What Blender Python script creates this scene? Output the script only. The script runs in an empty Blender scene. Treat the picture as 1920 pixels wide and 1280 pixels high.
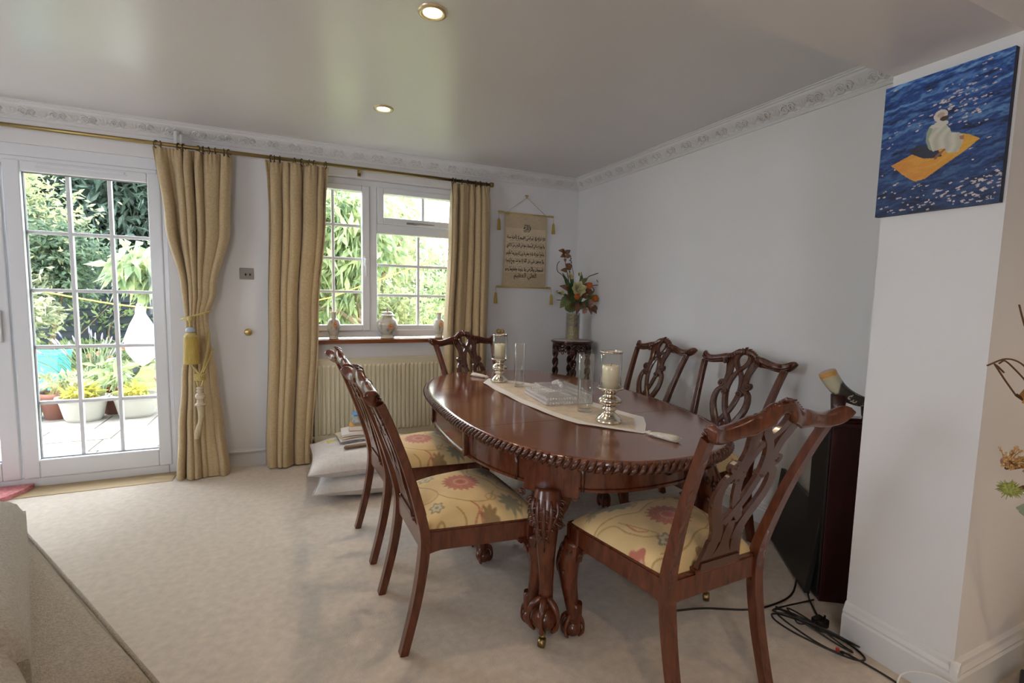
import bpy, bmesh, math, random
import numpy as np
from mathutils import Vector, Matrix, noise

PI = math.pi
scene = bpy.context.scene
COL = scene.collection
random.seed(7)
rng = np.random.default_rng(7)

# ------------------------------------------------------------------ camera, sky, sun, exposure
CAM = Vector((-2.5206, -4.0427, 1.3028))
YAW, PITCH, ROLL, FPX = 0.4301, -0.092, 0.0218, 910.6
fw = Vector((math.sin(YAW) * math.cos(PITCH), math.cos(YAW) * math.cos(PITCH), math.sin(PITCH)))
rt = fw.cross(Vector((0, 0, 1))).normalized()
up = rt.cross(fw)
rt, up = rt * math.cos(ROLL) + up * math.sin(ROLL), up * math.cos(ROLL) - rt * math.sin(ROLL)
cd = bpy.data.cameras.new('camera')
cd.sensor_width = 36.0
cd.lens = FPX / 1920 * 36
cd.clip_start = 0.05
cam = bpy.data.objects.new('camera', cd)
cam.matrix_world = Matrix(((rt.x, up.x, -fw.x, CAM.x), (rt.y, up.y, -fw.y, CAM.y), (rt.z, up.z, -fw.z, CAM.z), (0, 0, 0, 1)))
COL.objects.link(cam)
scene.camera = cam

world = bpy.data.worlds.new('sky')
scene.world = world
world.use_nodes = True
bg = world.node_tree.nodes['Background']
bg.inputs['Color'].default_value = (0.87, 0.915, 1.0, 1)
bg.inputs['Strength'].default_value = 6.2

sd = bpy.data.lights.new('sun', 'SUN')
sd.energy = 5.0
sd.angle = 0.01
sd.color = (1.0, 0.95, 0.86)
sun = bpy.data.objects.new('sun', sd)
sun.rotation_euler = Vector((0.62, -0.14, -0.78)).to_track_quat('-Z', 'Y').to_euler()
COL.objects.link(sun)

vs = scene.view_settings
vs.view_transform = 'Standard'
vs.look = 'None'
vs.gamma = 1.0
vs.exposure = 0.80
vs.use_curve_mapping = False
scene.cycles.max_bounces = 7
scene.cycles.diffuse_bounces = 3
scene.cycles.transparent_max_bounces = 16
scene.cycles.use_adaptive_sampling = True
scene.cycles.adaptive_threshold = 0.06
scene.cycles.adaptive_min_samples = 20
scene.cycles.sample_clamp_indirect = 6.0
scene.cycles.use_denoising = True
scene.cycles.use_light_tree = False


def portal(name, loc, sx, sy, direction):
    l = bpy.data.lights.new(name, 'AREA')
    l.shape = 'RECTANGLE'
    l.size, l.size_y = sx, sy
    l.cycles.is_portal = True
    o = bpy.data.objects.new(name, l)
    o.location = loc
    o.rotation_euler = Vector(direction).to_track_quat('-Z', 'Z').to_euler()
    COL.objects.link(o)


portal('door_portal', (-4.11, 0.2, 1.1), 1.7, 2.15, (0, -1, 0))
portal('window_portal', (-1.79, 0.2, 1.57), 1.5, 1.3, (0, -1, 0))
portal('added_side_window_portal', (-6.25, -2.9, 1.5), 1.3, 1.25, (1, 0, 0))  # sky light through the added left-wall window
portal('added_rear_window_portal', (-4.5, -7.55, 1.45), 1.2, 1.4, (0, 1, 0))  # sky light through the added rear-wall window

# ------------------------------------------------------------------ helpers
class MB:
    """collects geometry for one mesh object"""

    def __init__(s):
        s.v = []
        s.f = []
        s.sm = []

    def add(s, vs_, fs, smooth=True):
        b = len(s.v)
        s.v.extend([tuple(p) for p in vs_])
        for f in fs:
            s.f.append(tuple(i + b for i in f))
            s.sm.append(smooth)
        return s

    def box(s, x0, x1, y0, y1, z0, z1, r=0.0, M=None):
        if r <= 0:
            vv = [(x, y, z) for z in (z0, z1) for y in (y0, y1) for x in (x0, x1)]
            ff = [(0, 2, 3, 1), (4, 5, 7, 6), (0, 1, 5, 4), (2, 6, 7, 3), (0, 4, 6, 2), (1, 3, 7, 5)]
        else:
            bm = bmesh.new()
            bmesh.ops.create_cube(bm, size=1)
            for w in bm.verts:
                w.co = Vector((x0 + (w.co.x + .5) * (x1 - x0), y0 + (w.co.y + .5) * (y1 - y0), z0 + (w.co.z + .5) * (z1 - z0)))
            bmesh.ops.bevel(bm, geom=bm.edges[:], offset=r, segments=2, affect='EDGES', profile=.5)
            bm.verts.index_update()
            vv = [w.co.copy() for w in bm.verts]
            ff = [[w.index for w in f.verts] for f in bm.faces]
            bm.free()
        if M is not None:
            vv = [M @ Vector(p) for p in vv]
        return s.add(vv, ff, False)

    def lathe(s, prof, n=24, c=(0, 0, 0), M=None, smooth=True, caps=True, flute=None):
        vv = []
        for r, z in prof:
            for k in range(n):
                a = 2 * PI * k / n
                rr = r * (1 + (flute(a, z) if flute else 0))
                vv.append((c[0] + rr * math.cos(a), c[1] + rr * math.sin(a), c[2] + z))
        ff = []
        for i in range(len(prof) - 1):
            for k in range(n):
                k2 = (k + 1) % n
                ff.append((i * n + k, i * n + k2, (i + 1) * n + k2, (i + 1) * n + k))
        if caps:
            if prof[0][0] > 1e-5:
                ff.append(tuple(range(n - 1, -1, -1)))
            if prof[-1][0] > 1e-5:
                ff.append(tuple((len(prof) - 1) * n + k for k in range(n)))
        if M is not None:
            vv = [M @ Vector(p) for p in vv]
        return s.add(vv, ff, smooth)

    def tube(s, pts, rad, n=8, closed=False, flat=1.0, upv=None, smooth=True, phase=0.0, twist=0.0):
        P = [Vector(p) for p in pts]
        m = len(P)
        R = rad if isinstance(rad, (list, tuple, np.ndarray)) else [rad] * m
        T = []
        for i in range(m):
            a = P[(i - 1) % m] if (closed or i > 0) else P[i]
            b = P[(i + 1) % m] if (closed or i < m - 1) else P[i]
            d = b - a
            T.append(d.normalized() if d.length > 1e-9 else Vector((0, 0, 1)))
        u0 = Vector(upv) if upv is not None else (Vector((0, 0, 1)) if abs(T[0].z) < .9 else Vector((1, 0, 0)))
        vv = []
        N = (u0 - T[0] * u0.dot(T[0])).normalized()
        for i in range(m):
            if upv is not None:
                w = u0 - T[i] * u0.dot(T[i])
                if w.length > 1e-4:
                    N = w.normalized()
            else:
                w = N - T[i] * N.dot(T[i])
                if w.length > 1e-6:
                    N = w.normalized()
            B = T[i].cross(N)
            for k in range(n):
                a = 2 * PI * k / n + phase + twist * i
                vv.append(P[i] + (N * math.cos(a) * flat + B * math.sin(a)) * R[i])
        ff = []
        for i in range(m if closed else m - 1):
            j = (i + 1) % m
            for k in range(n):
                k2 = (k + 1) % n
                ff.append((i * n + k, i * n + k2, j * n + k2, j * n + k))
        if not closed:
            ff.append(tuple(range(n - 1, -1, -1)))
            ff.append(tuple((m - 1) * n + k for k in range(n)))
        return s.add(vv, ff, smooth)

    def sphere(s, c, r, n=12, m=8, sc=(1, 1, 1), M=None):
        prof = [(r * math.sin(PI * i / m), -r * math.cos(PI * i / m)) for i in range(m + 1)]
        prof = [(max(a, 1e-6), b) for a, b in prof]
        vv = []
        for rr, z in prof:
            for k in range(n):
                a = 2 * PI * k / n
                p = Vector((rr * math.cos(a) * sc[0], rr * math.sin(a) * sc[1], z * sc[2]))
                if M is not None:
                    p = M @ p
                vv.append(p + Vector(c))
        ff = [(i * n + k, i * n + (k + 1) % n, (i + 1) * n + (k + 1) % n, (i + 1) * n + k) for i in range(m) for k in range(n)]
        return s.add(vv, ff, True)

    def grid(s, fn, nu, nv, closeu=False, smooth=True):
        vv = [fn(i / (nu if closeu else nu - 1), j / (nv - 1)) for j in range(nv) for i in range(nu)]
        ff = []
        for j in range(nv - 1):
            for i in range(nu if closeu else nu - 1):
                i2 = (i + 1) % nu
                ff.append((j * nu + i, j * nu + i2, (j + 1) * nu + i2, (j + 1) * nu + i))
        return s.add(vv, ff, smooth)

    def prism(s, poly, fn, d0, d1, smooth=False):
        """poly in 2D; fn(a,b,depth)->3D"""
        n = len(poly)
        vv = [fn(a, b, d0) for a, b in poly] + [fn(a, b, d1) for a, b in poly]
        ff = [tuple(range(n - 1, -1, -1)), tuple(range(n, 2 * n))]
        ff += [(i, (i + 1) % n, n + (i + 1) % n, n + i) for i in range(n)]
        return s.add(vv, ff, smooth)

    def ribbon(s, ctr, hw, fn, d0, d1, bev=.25):
        """strip of half-widths hw along a 2D centreline; a raised front"""
        m = len(ctr)
        rows = []
        for i in range(m):
            a = Vector(ctr[max(i - 1, 0)])
            b = Vector(ctr[min(i + 1, m - 1)])
            t = (b - a).normalized()
            nrm = Vector((-t.y, t.x))
            w = hw[i] if isinstance(hw, (list, tuple)) else hw
            c = Vector(ctr[i])
            dm = d0 + (d1 - d0) * (1 - bev)
            rows.append([fn(*(c - nrm * w), d0), fn(*(c - nrm * w), dm), fn(*(c - nrm * w * .55), d1), fn(*(c + nrm * w * .55), d1), fn(*(c + nrm * w), dm), fn(*(c + nrm * w), d0)])
        vv = [p for r in rows for p in r]
        ff = []
        for i in range(m - 1):
            for k in range(6):
                k2 = (k + 1) % 6
                ff.append((i * 6 + k, i * 6 + k2, (i + 1) * 6 + k2, (i + 1) * 6 + k))
        ff.append(tuple(range(5, -1, -1)))
        ff.append(tuple((m - 1) * 6 + k for k in range(6)))
        return s.add(vv, ff, False)

    def obj(s, name, mat, parent=None, auto=True, colors=None, flip=True, loc=None):
        me = bpy.data.meshes.new(name)
        me.from_pydata([tuple(p) for p in s.v], [], s.f)
        if flip:
            bm = bmesh.new()
            bm.from_mesh(me)
            bmesh.ops.recalc_face_normals(bm, faces=bm.faces[:])
            bm.to_mesh(me)
            bm.free()
        me.polygons.foreach_set('use_smooth', s.sm)
        if colors is not None:
            ca = me.color_attributes.new('col', 'FLOAT_COLOR', 'POINT')
            ca.data.foreach_set('color', np.asarray(colors, dtype=np.float32).ravel())
        me.materials.append(mat)
        me.update()
        return link(name, me, parent, loc)


def link(name, me, parent=None, loc=None):
    o = bpy.data.objects.new(name, me)
    COL.objects.link(o)
    if parent is not None:
        o.parent = parent
    if loc is not None:
        o.location = loc
    return o


def empty(name, loc=(0, 0, 0), rz=0.0):
    o = bpy.data.objects.new(name, None)
    o.empty_display_size = .1
    o.location = loc
    o.rotation_euler = (0, 0, rz)
    COL.objects.link(o)
    return o


def tag(o, label, cat, group=None):
    o['label'] = label
    o['category'] = cat
    if group:
        o['group'] = group
    return o


def struct(o, label=None):
    o['kind'] = 'structure'
    if label:
        o['label'] = label
    return o


def copy_tree(o, parent=None):
    c = o.copy()
    COL.objects.link(c)
    c.parent = parent
    for ch in list(o.children):
        copy_tree(ch, c)
    return c


def spline(pts, n=8):
    """Catmull-Rom through points (any dimension)"""
    P = [np.array(p, float) for p in pts]
    P = [2 * P[0] - P[1]] + P + [2 * P[-1] - P[-2]]
    out = []
    for i in range(1, len(P) - 2):
        for k in range(n):
            t = k / n
            a, b, c, d = P[i - 1], P[i], P[i + 1], P[i + 2]
            out.append(.5 * (2 * b + (c - a) * t + (2 * a - 5 * b + 4 * c - d) * t * t + (3 * b - a - 3 * c + d) * t ** 3))
    out.append(P[-2])
    return [tuple(p) for p in out]


# ------------------------------------------------------------------ materials
def srgb(r, g, b):
    f = lambda c: (c / 255 / 12.92) if c <= 10 else ((c / 255 + .055) / 1.055) ** 2.4
    return (f(r), f(g), f(b), 1)


def mat(name, color, rough=.5, metal=0.0, spec=.5, noise_s=None, noise_amt=.15, bump=0.0, bump_s=60, coat=0.0, sheen=0.0, trans=0.0, stretch=None, subs=0.0):
    m = bpy.data.materials.new(name)
    m.use_nodes = True
    nt = m.node_tree
    p = nt.nodes['Principled BSDF']
    p.inputs['Base Color'].default_value = color
    p.inputs['Roughness'].default_value = rough
    p.inputs['Metallic'].default_value = metal
    p.inputs['Specular IOR Level'].default_value = spec
    p.inputs['Coat Weight'].default_value = coat
    p.inputs['Coat Roughness'].default_value = .08
    p.inputs['Sheen Weight'].default_value = sheen
    if subs:
        p.inputs['Subsurface Weight'].default_value = subs
        p.inputs['Subsurface Scale'].default_value = .02
    tc = nt.nodes.new('ShaderNodeTexCoord')
    src = tc.outputs['Object']
    if stretch:
        mp = nt.nodes.new('ShaderNodeMapping')
        mp.inputs['Scale'].default_value = stretch
        nt.links.new(src, mp.inputs['Vector'])
        src = mp.outputs['Vector']
    if noise_s:
        nz = nt.nodes.new('ShaderNodeTexNoise')
        nz.inputs['Scale'].default_value = noise_s
        nz.inputs['Detail'].default_value = 5
        nt.links.new(src, nz.inputs['Vector'])
        rp = nt.nodes.new('ShaderNodeValToRGB')
        c = color
        rp.color_ramp.elements[0].position = .3
        rp.color_ramp.elements[1].position = .7
        rp.color_ramp.elements[0].color = (c[0] * (1 - noise_amt), c[1] * (1 - noise_amt), c[2] * (1 - noise_amt), 1)
        rp.color_ramp.elements[1].color = (min(c[0] * (1 + noise_amt), 1), min(c[1] * (1 + noise_amt), 1), min(c[2] * (1 + noise_amt), 1), 1)
        nt.links.new(nz.outputs['Fac'], rp.inputs['Fac'])
        nt.links.new(rp.outputs['Color'], p.inputs['Base Color'])
    if bump:
        nb = nt.nodes.new('ShaderNodeTexNoise')
        nb.inputs['Scale'].default_value = bump_s
        nb.inputs['Detail'].default_value = 4
        nt.links.new(src, nb.inputs['Vector'])
        bp = nt.nodes.new('ShaderNodeBump')
        bp.inputs['Strength'].default_value = bump
        bp.inputs['Distance'].default_value = .01
        nt.links.new(nb.outputs['Fac'], bp.inputs['Height'])
        nt.links.new(bp.outputs['Normal'], p.inputs['Normal'])
    return m


def wood(name, c1, c2, rough=.25, scale=(3, 3, 30), coat=.3, amt=6):
    m = bpy.data.materials.new(name)
    m.use_nodes = True
    nt = m.node_tree
    p = nt.nodes['Principled BSDF']
    tc = nt.nodes.new('ShaderNodeTexCoord')
    mp = nt.nodes.new('ShaderNodeMapping')
    mp.inputs['Scale'].default_value = scale
    n1 = nt.nodes.new('ShaderNodeTexNoise')
    n1.inputs['Scale'].default_value = amt
    n1.inputs['Detail'].default_value = 8
    n1.inputs['Distortion'].default_value = .6
    rp = nt.nodes.new('ShaderNodeValToRGB')
    rp.color_ramp.elements[0].position = .32
    rp.color_ramp.elements[0].color = c1
    rp.color_ramp.elements[1].position = .68
    rp.color_ramp.elements[1].color = c2
    nt.links.new(tc.outputs['Object'], mp.inputs['Vector'])
    nt.links.new(mp.outputs['Vector'], n1.inputs['Vector'])
    nt.links.new(n1.outputs['Fac'], rp.inputs['Fac'])
    nt.links.new(rp.outputs['Color'], p.inputs['Base Color'])
    p.inputs['Roughness'].default_value = rough
    p.inputs['Coat Weight'].default_value = coat
    p.inputs['Coat Roughness'].default_value = .12
    return m


def glassy(name, tint=(1, 1, 1, 1), ior=1.45, rough=0.0, extra=0.0, bump=0, frost=0.0, power=4.5):
    """clear sheet glass: mirror part by Fresnel over a see-through part"""
    m = bpy.data.materials.new(name)
    m.use_nodes = True
    nt = m.node_tree
    nt.nodes.remove(nt.nodes['Principled BSDF'])
    out = nt.nodes['Material Output']
    tr = nt.nodes.new('ShaderNodeBsdfTransparent')
    tr.inputs['Color'].default_value = tint
    gl = nt.nodes.new('ShaderNodeBsdfGlossy')
    gl.inputs['Roughness'].default_value = rough
    fr = nt.nodes.new('ShaderNodeLayerWeight')       # same from both sides of the sheet
    pw = nt.nodes.new('ShaderNodeMath')
    pw.operation = 'POWER'
    pw.inputs[1].default_value = power
    nt.links.new(fr.outputs['Facing'], pw.inputs[0])
    f0 = ((ior - 1) / (ior + 1)) ** 2
    mx = nt.nodes.new('ShaderNodeMixShader')
    ad = nt.nodes.new('ShaderNodeMath')
    ad.operation = 'ADD'
    ad.use_clamp = True
    ad.inputs[1].default_value = extra + f0
    nt.links.new(pw.outputs['Value'], ad.inputs[0])
    nt.links.new(ad.outputs['Value'], mx.inputs['Fac'])
    nt.links.new(tr.outputs['BSDF'], mx.inputs[1])
    nt.links.new(gl.outputs['BSDF'], mx.inputs[2])
    if frost:                                       # faint milky scatter of the cut facets
        df = nt.nodes.new('ShaderNodeBsdfDiffuse')
        df.inputs['Color'].default_value = (.9, .9, .92, 1)
        m2 = nt.nodes.new('ShaderNodeMixShader')
        m2.inputs['Fac'].default_value = frost
        nt.links.new(mx.outputs['Shader'], m2.inputs[1])
        nt.links.new(df.outputs['BSDF'], m2.inputs[2])
        nt.links.new(m2.outputs['Shader'], out.inputs['Surface'])
    else:
        nt.links.new(mx.outputs['Shader'], out.inputs['Surface'])
    if bump:
        vo = nt.nodes.new('ShaderNodeTexVoronoi')
        vo.inputs['Scale'].default_value = bump
        tc = nt.nodes.new('ShaderNodeTexCoord')
        nt.links.new(tc.outputs['Object'], vo.inputs['Vector'])
        bp = nt.nodes.new('ShaderNodeBump')
        bp.inputs['Strength'].default_value = .8
        bp.inputs['Distance'].default_value = .004
        nt.links.new(vo.outputs['Distance'], bp.inputs['Height'])
        nt.links.new(bp.outputs['Normal'], gl.inputs['Normal'])
    return m


def vcol(name, rough=.7, noise_s=0, bump=0, bump_s=400, metal=0, coat=0, sheen=0):
    m = bpy.data.materials.new(name)
    m.use_nodes = True
    nt = m.node_tree
    p = nt.nodes['Principled BSDF']
    a = nt.nodes.new('ShaderNodeAttribute')
    a.attribute_name = 'col'
    p.inputs['Roughness'].default_value = rough
    p.inputs['Metallic'].default_value = metal
    p.inputs['Coat Weight'].default_value = coat
    p.inputs['Sheen Weight'].default_value = sheen
    nt.links.new(a.outputs['Color'], p.inputs['Base Color'])
    if bump:
        tc = nt.nodes.new('ShaderNodeTexCoord')
        nb = nt.nodes.new('ShaderNodeTexNoise')
        nb.inputs['Scale'].default_value = bump_s
        nt.links.new(tc.outputs['Object'], nb.inputs['Vector'])
        bp = nt.nodes.new('ShaderNodeBump')
        bp.inputs['Strength'].default_value = bump
        bp.inputs['Distance'].default_value = .004
        nt.links.new(nb.outputs['Fac'], bp.inputs['Height'])
        nt.links.new(bp.outputs['Normal'], p.inputs['Normal'])
    return m


def emit(name, col, s):
    m = bpy.data.materials.new(name)
    m.use_nodes = True
    nt = m.node_tree
    nt.nodes.remove(nt.nodes['Principled BSDF'])
    e = nt.nodes.new('ShaderNodeEmission')
    e.inputs['Color'].default_value = col
    e.inputs['Strength'].default_value = s
    nt.links.new(e.outputs['Emission'], nt.nodes['Material Output'].inputs['Surface'])
    return m


W_WALL = mat('wall_paint', (.80, .785, .785, 1), .55, noise_s=3, noise_amt=.015, bump=.03, bump_s=180)
W_CEIL = mat('ceiling_satin_paint', (.72, .705, .71, 1), .28, spec=.6, noise_s=2, noise_amt=.015, bump=.02, bump_s=12)
W_TRIM = mat('white_gloss_trim', (.76, .755, .75, 1), .35)
W_CARPET = mat('cream_carpet', (.73, .63, .53, 1), .95, spec=.15, noise_s=28, noise_amt=.09, bump=.55, bump_s=320, sheen=.3)
W_THRESH = mat('tan_threshold', (.47, .35, .2, 1), .6, noise_s=9, noise_amt=.12, stretch=(1, 12, 1))
W_PVC = mat('white_upvc', (.80, .81, .84, 1), .25)
W_GASKET = mat('grey_gasket', (.18, .18, .19, 1), .6)
W_GLASS = glassy('window_glass', (.97, .99, .98, 1), 1.3)
MAHOG = wood('mahogany', srgb(78, 36, 21), srgb(108, 55, 35), .24, (9, 9, 2.2), .3, 5)
MAHOG_D = wood('mahogany_carved', srgb(64, 30, 19), srgb(92, 46, 31), .22, (12, 12, 6), .35, 6)
TABLEWOOD = wood('table_top_mahogany', srgb(102, 57, 38), srgb(138, 86, 63), .14, (1.2, 16, 3), .5, 3)
SILLWOOD = wood('sill_wood', srgb(110, 56, 26), srgb(150, 84, 44), .3, (2, 12, 12), .3, 3)
DARKWOOD = wood('dark_rosewood', srgb(36, 10, 8), srgb(70, 24, 18), .25, (4, 4, 4), .3, 6)
MAROON = wood('maroon_laminate', srgb(44, 14, 16), srgb(58, 20, 20), .35, (8, 8, 2), .1, 6)
BLACKPL = mat('black_plastic', (.012, .012, .013, 1), .4)
BLACKCAB = mat('black_cable', (.008, .008, .009, 1), .45)
WHITECAB = mat('white_cable', (.8, .78, .74, 1), .4)
BRASS = mat('brass', (.62, .45, .18, 1), .3, metal=1)
ABRASS = mat('antique_brass', (.30, .215, .09, 1), .35, metal=1)
STEEL = mat('brushed_steel', (.24, .21, .18, 1), .45, metal=.5)
CURTAIN = mat('gold_damask', srgb(190, 167, 128), .75, noise_s=90, noise_amt=.12, bump=.1, bump_s=300, sheen=.3)
ROPE = mat('gold_rope', (.62, .48, .17, 1), .6, noise_s=200, noise_amt=.25, bump=.5, bump_s=250)
TASSEL = mat('gold_tassel', (.56, .40, .09, 1), .55, noise_s=60, noise_amt=.2, stretch=(6, 6, .4), bump=.5, bump_s=90)
TASSEL_P = mat('pale_tassel', (.62, .5, .3, 1), .6, noise_s=60, noise_amt=.2, stretch=(6, 6, .4), bump=.4, bump_s=90)
IVORY = mat('ivory_thread', (.8, .74, .64, 1), .7, noise_s=80, noise_amt=.12, bump=.4, bump_s=120)
RAD = mat('cream_radiator_enamel', (.70, .64, .47, 1), .35)
SILVER = mat('mercury_silver', (.72, .66, .56, 1), .12, metal=1, noise_s=35, noise_amt=.3)
CANDLE = mat('cream_wax', (.86, .78, .55, 1), .5, subs=.25)
WICK = mat('wick', (.05, .04, .03, 1), .8)
CLEAR = glassy('clear_glass', (.975, .985, .985, 1), 1.5, .01, .0, power=2.6)
CRYSTAL = glassy('cut_crystal', (1, 1, 1, 1), 1.5, .08, .03, bump=95, frost=.14)
CRYSTAL_B = glassy('cut_crystal_beads', (1, 1, 1, 1), 1.6, .1, .12, frost=.32)
LINEN = mat('grey_white_linen', (.66, .62, .59, 1), .85, noise_s=40, noise_amt=.06, bump=.3, bump_s=160)
SOFA = mat('sofa_weave', (.52, .45, .36, 1), .9, noise_s=120, noise_amt=.18, bump=.7, bump_s=240, sheen=.2)
SOFAT = mat('throw_weave', (.55, .50, .43, 1), .9, noise_s=150, noise_amt=.15, bump=.8, bump_s=180, sheen=.2)
PINK = mat('pink_pile', (.72, .27, .28, 1), .9, noise_s=60, noise_amt=.25, bump=.8, bump_s=150)
PAPER = mat('white_paper', (.78, .76, .76, 1), .7)

# ------------------------------------------------------------------ the room shell
H = 2.4
XL, XR, YR = -6.2, 2.5, -7.5
ZB, YB, YN, PX = 2.107, -2.96, -3.30, -.56

m = MB()
m.box(XL, XR, YR, -.17, -.06, 0)
m.box(-3.27, .3, -.17, .0, -.06, 0)
m.box(XL, -4.96, -.17, .0, -.06, 0)
struct(m.obj('floor', W_CARPET), 'cream wool carpet covering the dining room floor')
struct(MB().box(-4.96, -3.27, -.17, .12, -.06, .004, .002).obj('trim_1', W_THRESH), 'tan threshold strip below the patio door')

DX0, DX1, DZ = -4.95, -3.27, 2.17
WX0, WX1, WZ0, WZ1 = -2.52, -1.04, .93, 2.20
m = MB()
m.box(XL - .2, DX0, 0, .26, 0, H)
m.box(DX0, DX1, 0, .26, DZ, H)
m.box(DX1, WX0, 0, .26, 0, H)
m.box(WX0, WX1, 0, .26, 0, WZ0)
m.box(WX0, WX1, 0, .26, WZ1, H)
m.box(WX1, .2, 0, .26, 0, H)
struct(m.obj('wall_back', W_WALL))
struct(MB().box(0, .2, YN, 0, 0, H).obj('wall_right', W_WALL))
struct(MB().box(PX, 0, YN, YB, 0, ZB).obj('wall_pillar', W_WALL), 'white pillar ending the right wall')
struct(MB().box(.2, XR, YN, YN + .15, 0, H).obj('wall_side', W_WALL))
struct(MB().box(XR, XR + .2, YR, YN + .15, 0, H).obj('wall_far_right', W_WALL))
m = MB()                                            # left wall with an unseen window opening, added to brighten the right wall
m.box(XL - .2, XL, YR, -3.55, 0, H)
m.box(XL - .2, XL, -2.25, 0, 0, H)
m.box(XL - .2, XL, -3.55, -2.25, 0, .88)
m.box(XL - .2, XL, -3.55, -2.25, 2.13, H)
struct(m.obj('wall_left', W_WALL))
m = MB()                                            # rear wall with an unseen window opening, added for fill light
m.box(XL - .2, -5.1, YR - .2, YR, 0, H)
m.box(-3.9, XR + .2, YR - .2, YR, 0, H)
m.box(-5.1, -3.9, YR - .2, YR, 0, .75)
m.box(-5.1, -3.9, YR - .2, YR, 2.15, H)
struct(m.obj('wall_rear', W_WALL))
struct(MB().box(XL - .2, XR + .2, YR - .2, .26, H, H + .12).obj('ceiling', W_CEIL))
struct(MB().box(-9.5, 5, .0, .26, H + .13, 5.4).obj('wall_upper_added', W_WALL))  # unseen upper storey, added to block part of the sky over the patio
struct(MB().box(-9.7, 5.2, -.3, .8, 5.4, 5.5).obj('trim_6', W_TRIM), 'unseen roof eave added to cut skylight on the patio')
struct(MB().box(XL, XR, YN, YB, ZB, H).obj('trim_2', W_CEIL), 'dropped ceiling beam above the pillar')

# cornices with leaf relief
PROF = [(0, 2.308), (.010, 2.308), (.010, 2.316), (.016, 2.322), (.022, 2.324), (.026, 2.332), (.046, 2.350), (.066, 2.366), (.078, 2.376), (.084, 2.386), (.094, 2.388), (.096, 2.394), (.108, 2.395), (.108, 2.4), (0, 2.4)]


def cornice(name, a, b, along, label):
    mb = MB()
    if along == 'x':
        fn = lambda d, z, t: (t, -d, z)
    else:
        fn = lambda d, z, t: (-d, t, z)
    mb.prism(PROF, fn, a, b)
    return struct(mb.obj(name, W_TRIM), label)


cb = cornice('trim_3', XL, 0, 'x', 'white plaster cornice with leaf relief along window wall')
cr = cornice('trim_4', YB, 0, 'y', 'white plaster cornice with leaf relief along right wall')


def leaf_motif():
    """acanthus palmette with a scroll on either side, lying on the cove"""
    mb = MB()

    def P(x, c, o):
        return (x, -(.022 + c * .060 + o * .38), 2.330 + c * .050 - o * .45)
    for k in range(5):                                   # fan of leaf lobes
        a = PI * (.06 + .88 * k / 4)
        ln = .9 + .12 * math.sin(a * 3)
        dx, dc = math.cos(a) * .040 * ln, math.sin(a) * .95 * ln
        base, tip = Vector(P(dx * .12, .02 + dc * .1, .003)), Vector(P(dx, min(.98, .04 + dc), .007))
        mid = (base + tip) / 2 + Vector((0, -.002, -.0025))
        sd = Vector((-math.sin(a) * .0115, 0, 0)) + (Vector(P(0, math.cos(a) * .19, 0)) - Vector(P(0, 0, 0)))
        mb.add([base, mid + sd + Vector((0, .004, .004)), tip, mid - sd + Vector((0, .004, .004)), mid + Vector((0, -.003, -.004))], [(0, 1, 4), (1, 2, 4), (2, 3, 4), (3, 0, 4)], True)
    for s_ in (-1, 1):                                   # scrolls
        pts = []
        for i in range(14):
            a = i / 13 * 3.2 * PI
            r_ = .020 * (1 - i / 18)
            pts.append(P(s_ * (.056 - r_ * math.cos(a)), .42 + r_ * math.sin(a) * 18, .004 + .003 * i / 13))
        mb.tube(pts, [.006 * (1 - .4 * i / 13) for i in range(14)], 6)
        mb.tube([P(s_ * .030, .1, .003), P(s_ * .05, .03, .006), P(s_ * .072, .2, .003)], [.002, .004, .002], 5)
    return mb


lm = leaf_motif()
PITCH_ = .148
l0 = lm.obj('leaf_relief', W_TRIM, cb)
l0.location = (-.17, 0, 0)
leafmesh = l0.data
for k in range(1, 29):
    link('leaf_relief', leafmesh, cb, (-.17 - PITCH_ * k, 0, 0))
for k in range(19):
    o = link('leaf_relief', leafmesh, cr, (0, -.17 - PITCH_ * k, 0))
    o.rotation_euler = (0, 0, -PI / 2)

# skirting boards
SK = [(0, 0), (.018, 0), (.018, .085), (.014, .092), (.016, .1), (.010, .112), (.008, .122), (.003, .13), (0, .13)]


def skirting(name, a, b, fn):
    return struct(MB().prism(SK, fn, a, b).obj(name, W_TRIM))


skirting('baseboard_back', DX1 + .02, -.0, lambda d, z, t: (t, -d, z))
skirting('baseboard_right', YB, 0, lambda d, z, t: (-d, t, z))
SK = [(d * 1.3, z * 1.15) for d, z in SK]
skirting('baseboard_pillar', YN - .02, YB + .0, lambda d, z, t: (PX - d, t, z))
skirting('baseboard_side', PX - .022, XR, lambda d, z, t: (t, YN - d, z))
SK = [(d / 1.3, z / 1.15) for d, z in SK]
skirting('baseboard_left', YR, 0, lambda d, z, t: (XL + d, t, z))
skirting('baseboard_rear', XL, XR, lambda d, z, t: (t, YR + d, z))

# ------------------------------------------------------------------ patio door
GY = .06


def bars_and_panes(parent, x0, x1, z0, z1, nx, nz, y, bw=.011):
    """every pane of the grid is its own sheet; the bars between them are parts too"""
    xs = [x0 + (x1 - x0) * i / nx for i in range(nx + 1)]
    zs = [z0 + (z1 - z0) * i / nz for i in range(nz + 1)]
    pane = None
    for j in range(nz):
        for i in range(nx):
            if pane is None:
                po = MB().box(0, xs[1] - xs[0], y + .008, y + .014, 0, zs[1] - zs[0]).obj('pane', W_GLASS, parent, loc=(xs[0], 0, zs[0]))
                pane = po.data
            else:
                link('pane', pane, parent, (xs[i], 0, zs[j]))
    for i in range(1, nx):
        MB().box(xs[i] - bw, xs[i] + bw, y - .006, y + .028, z0, z1, .004).obj('glazing_bar', W_PVC, parent)
    for j in range(1, nz):
        MB().box(x0, x1, y - .004, y + .026, zs[j] - bw, zs[j] + bw, .004).obj('glazing_bar', W_PVC, parent)


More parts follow.
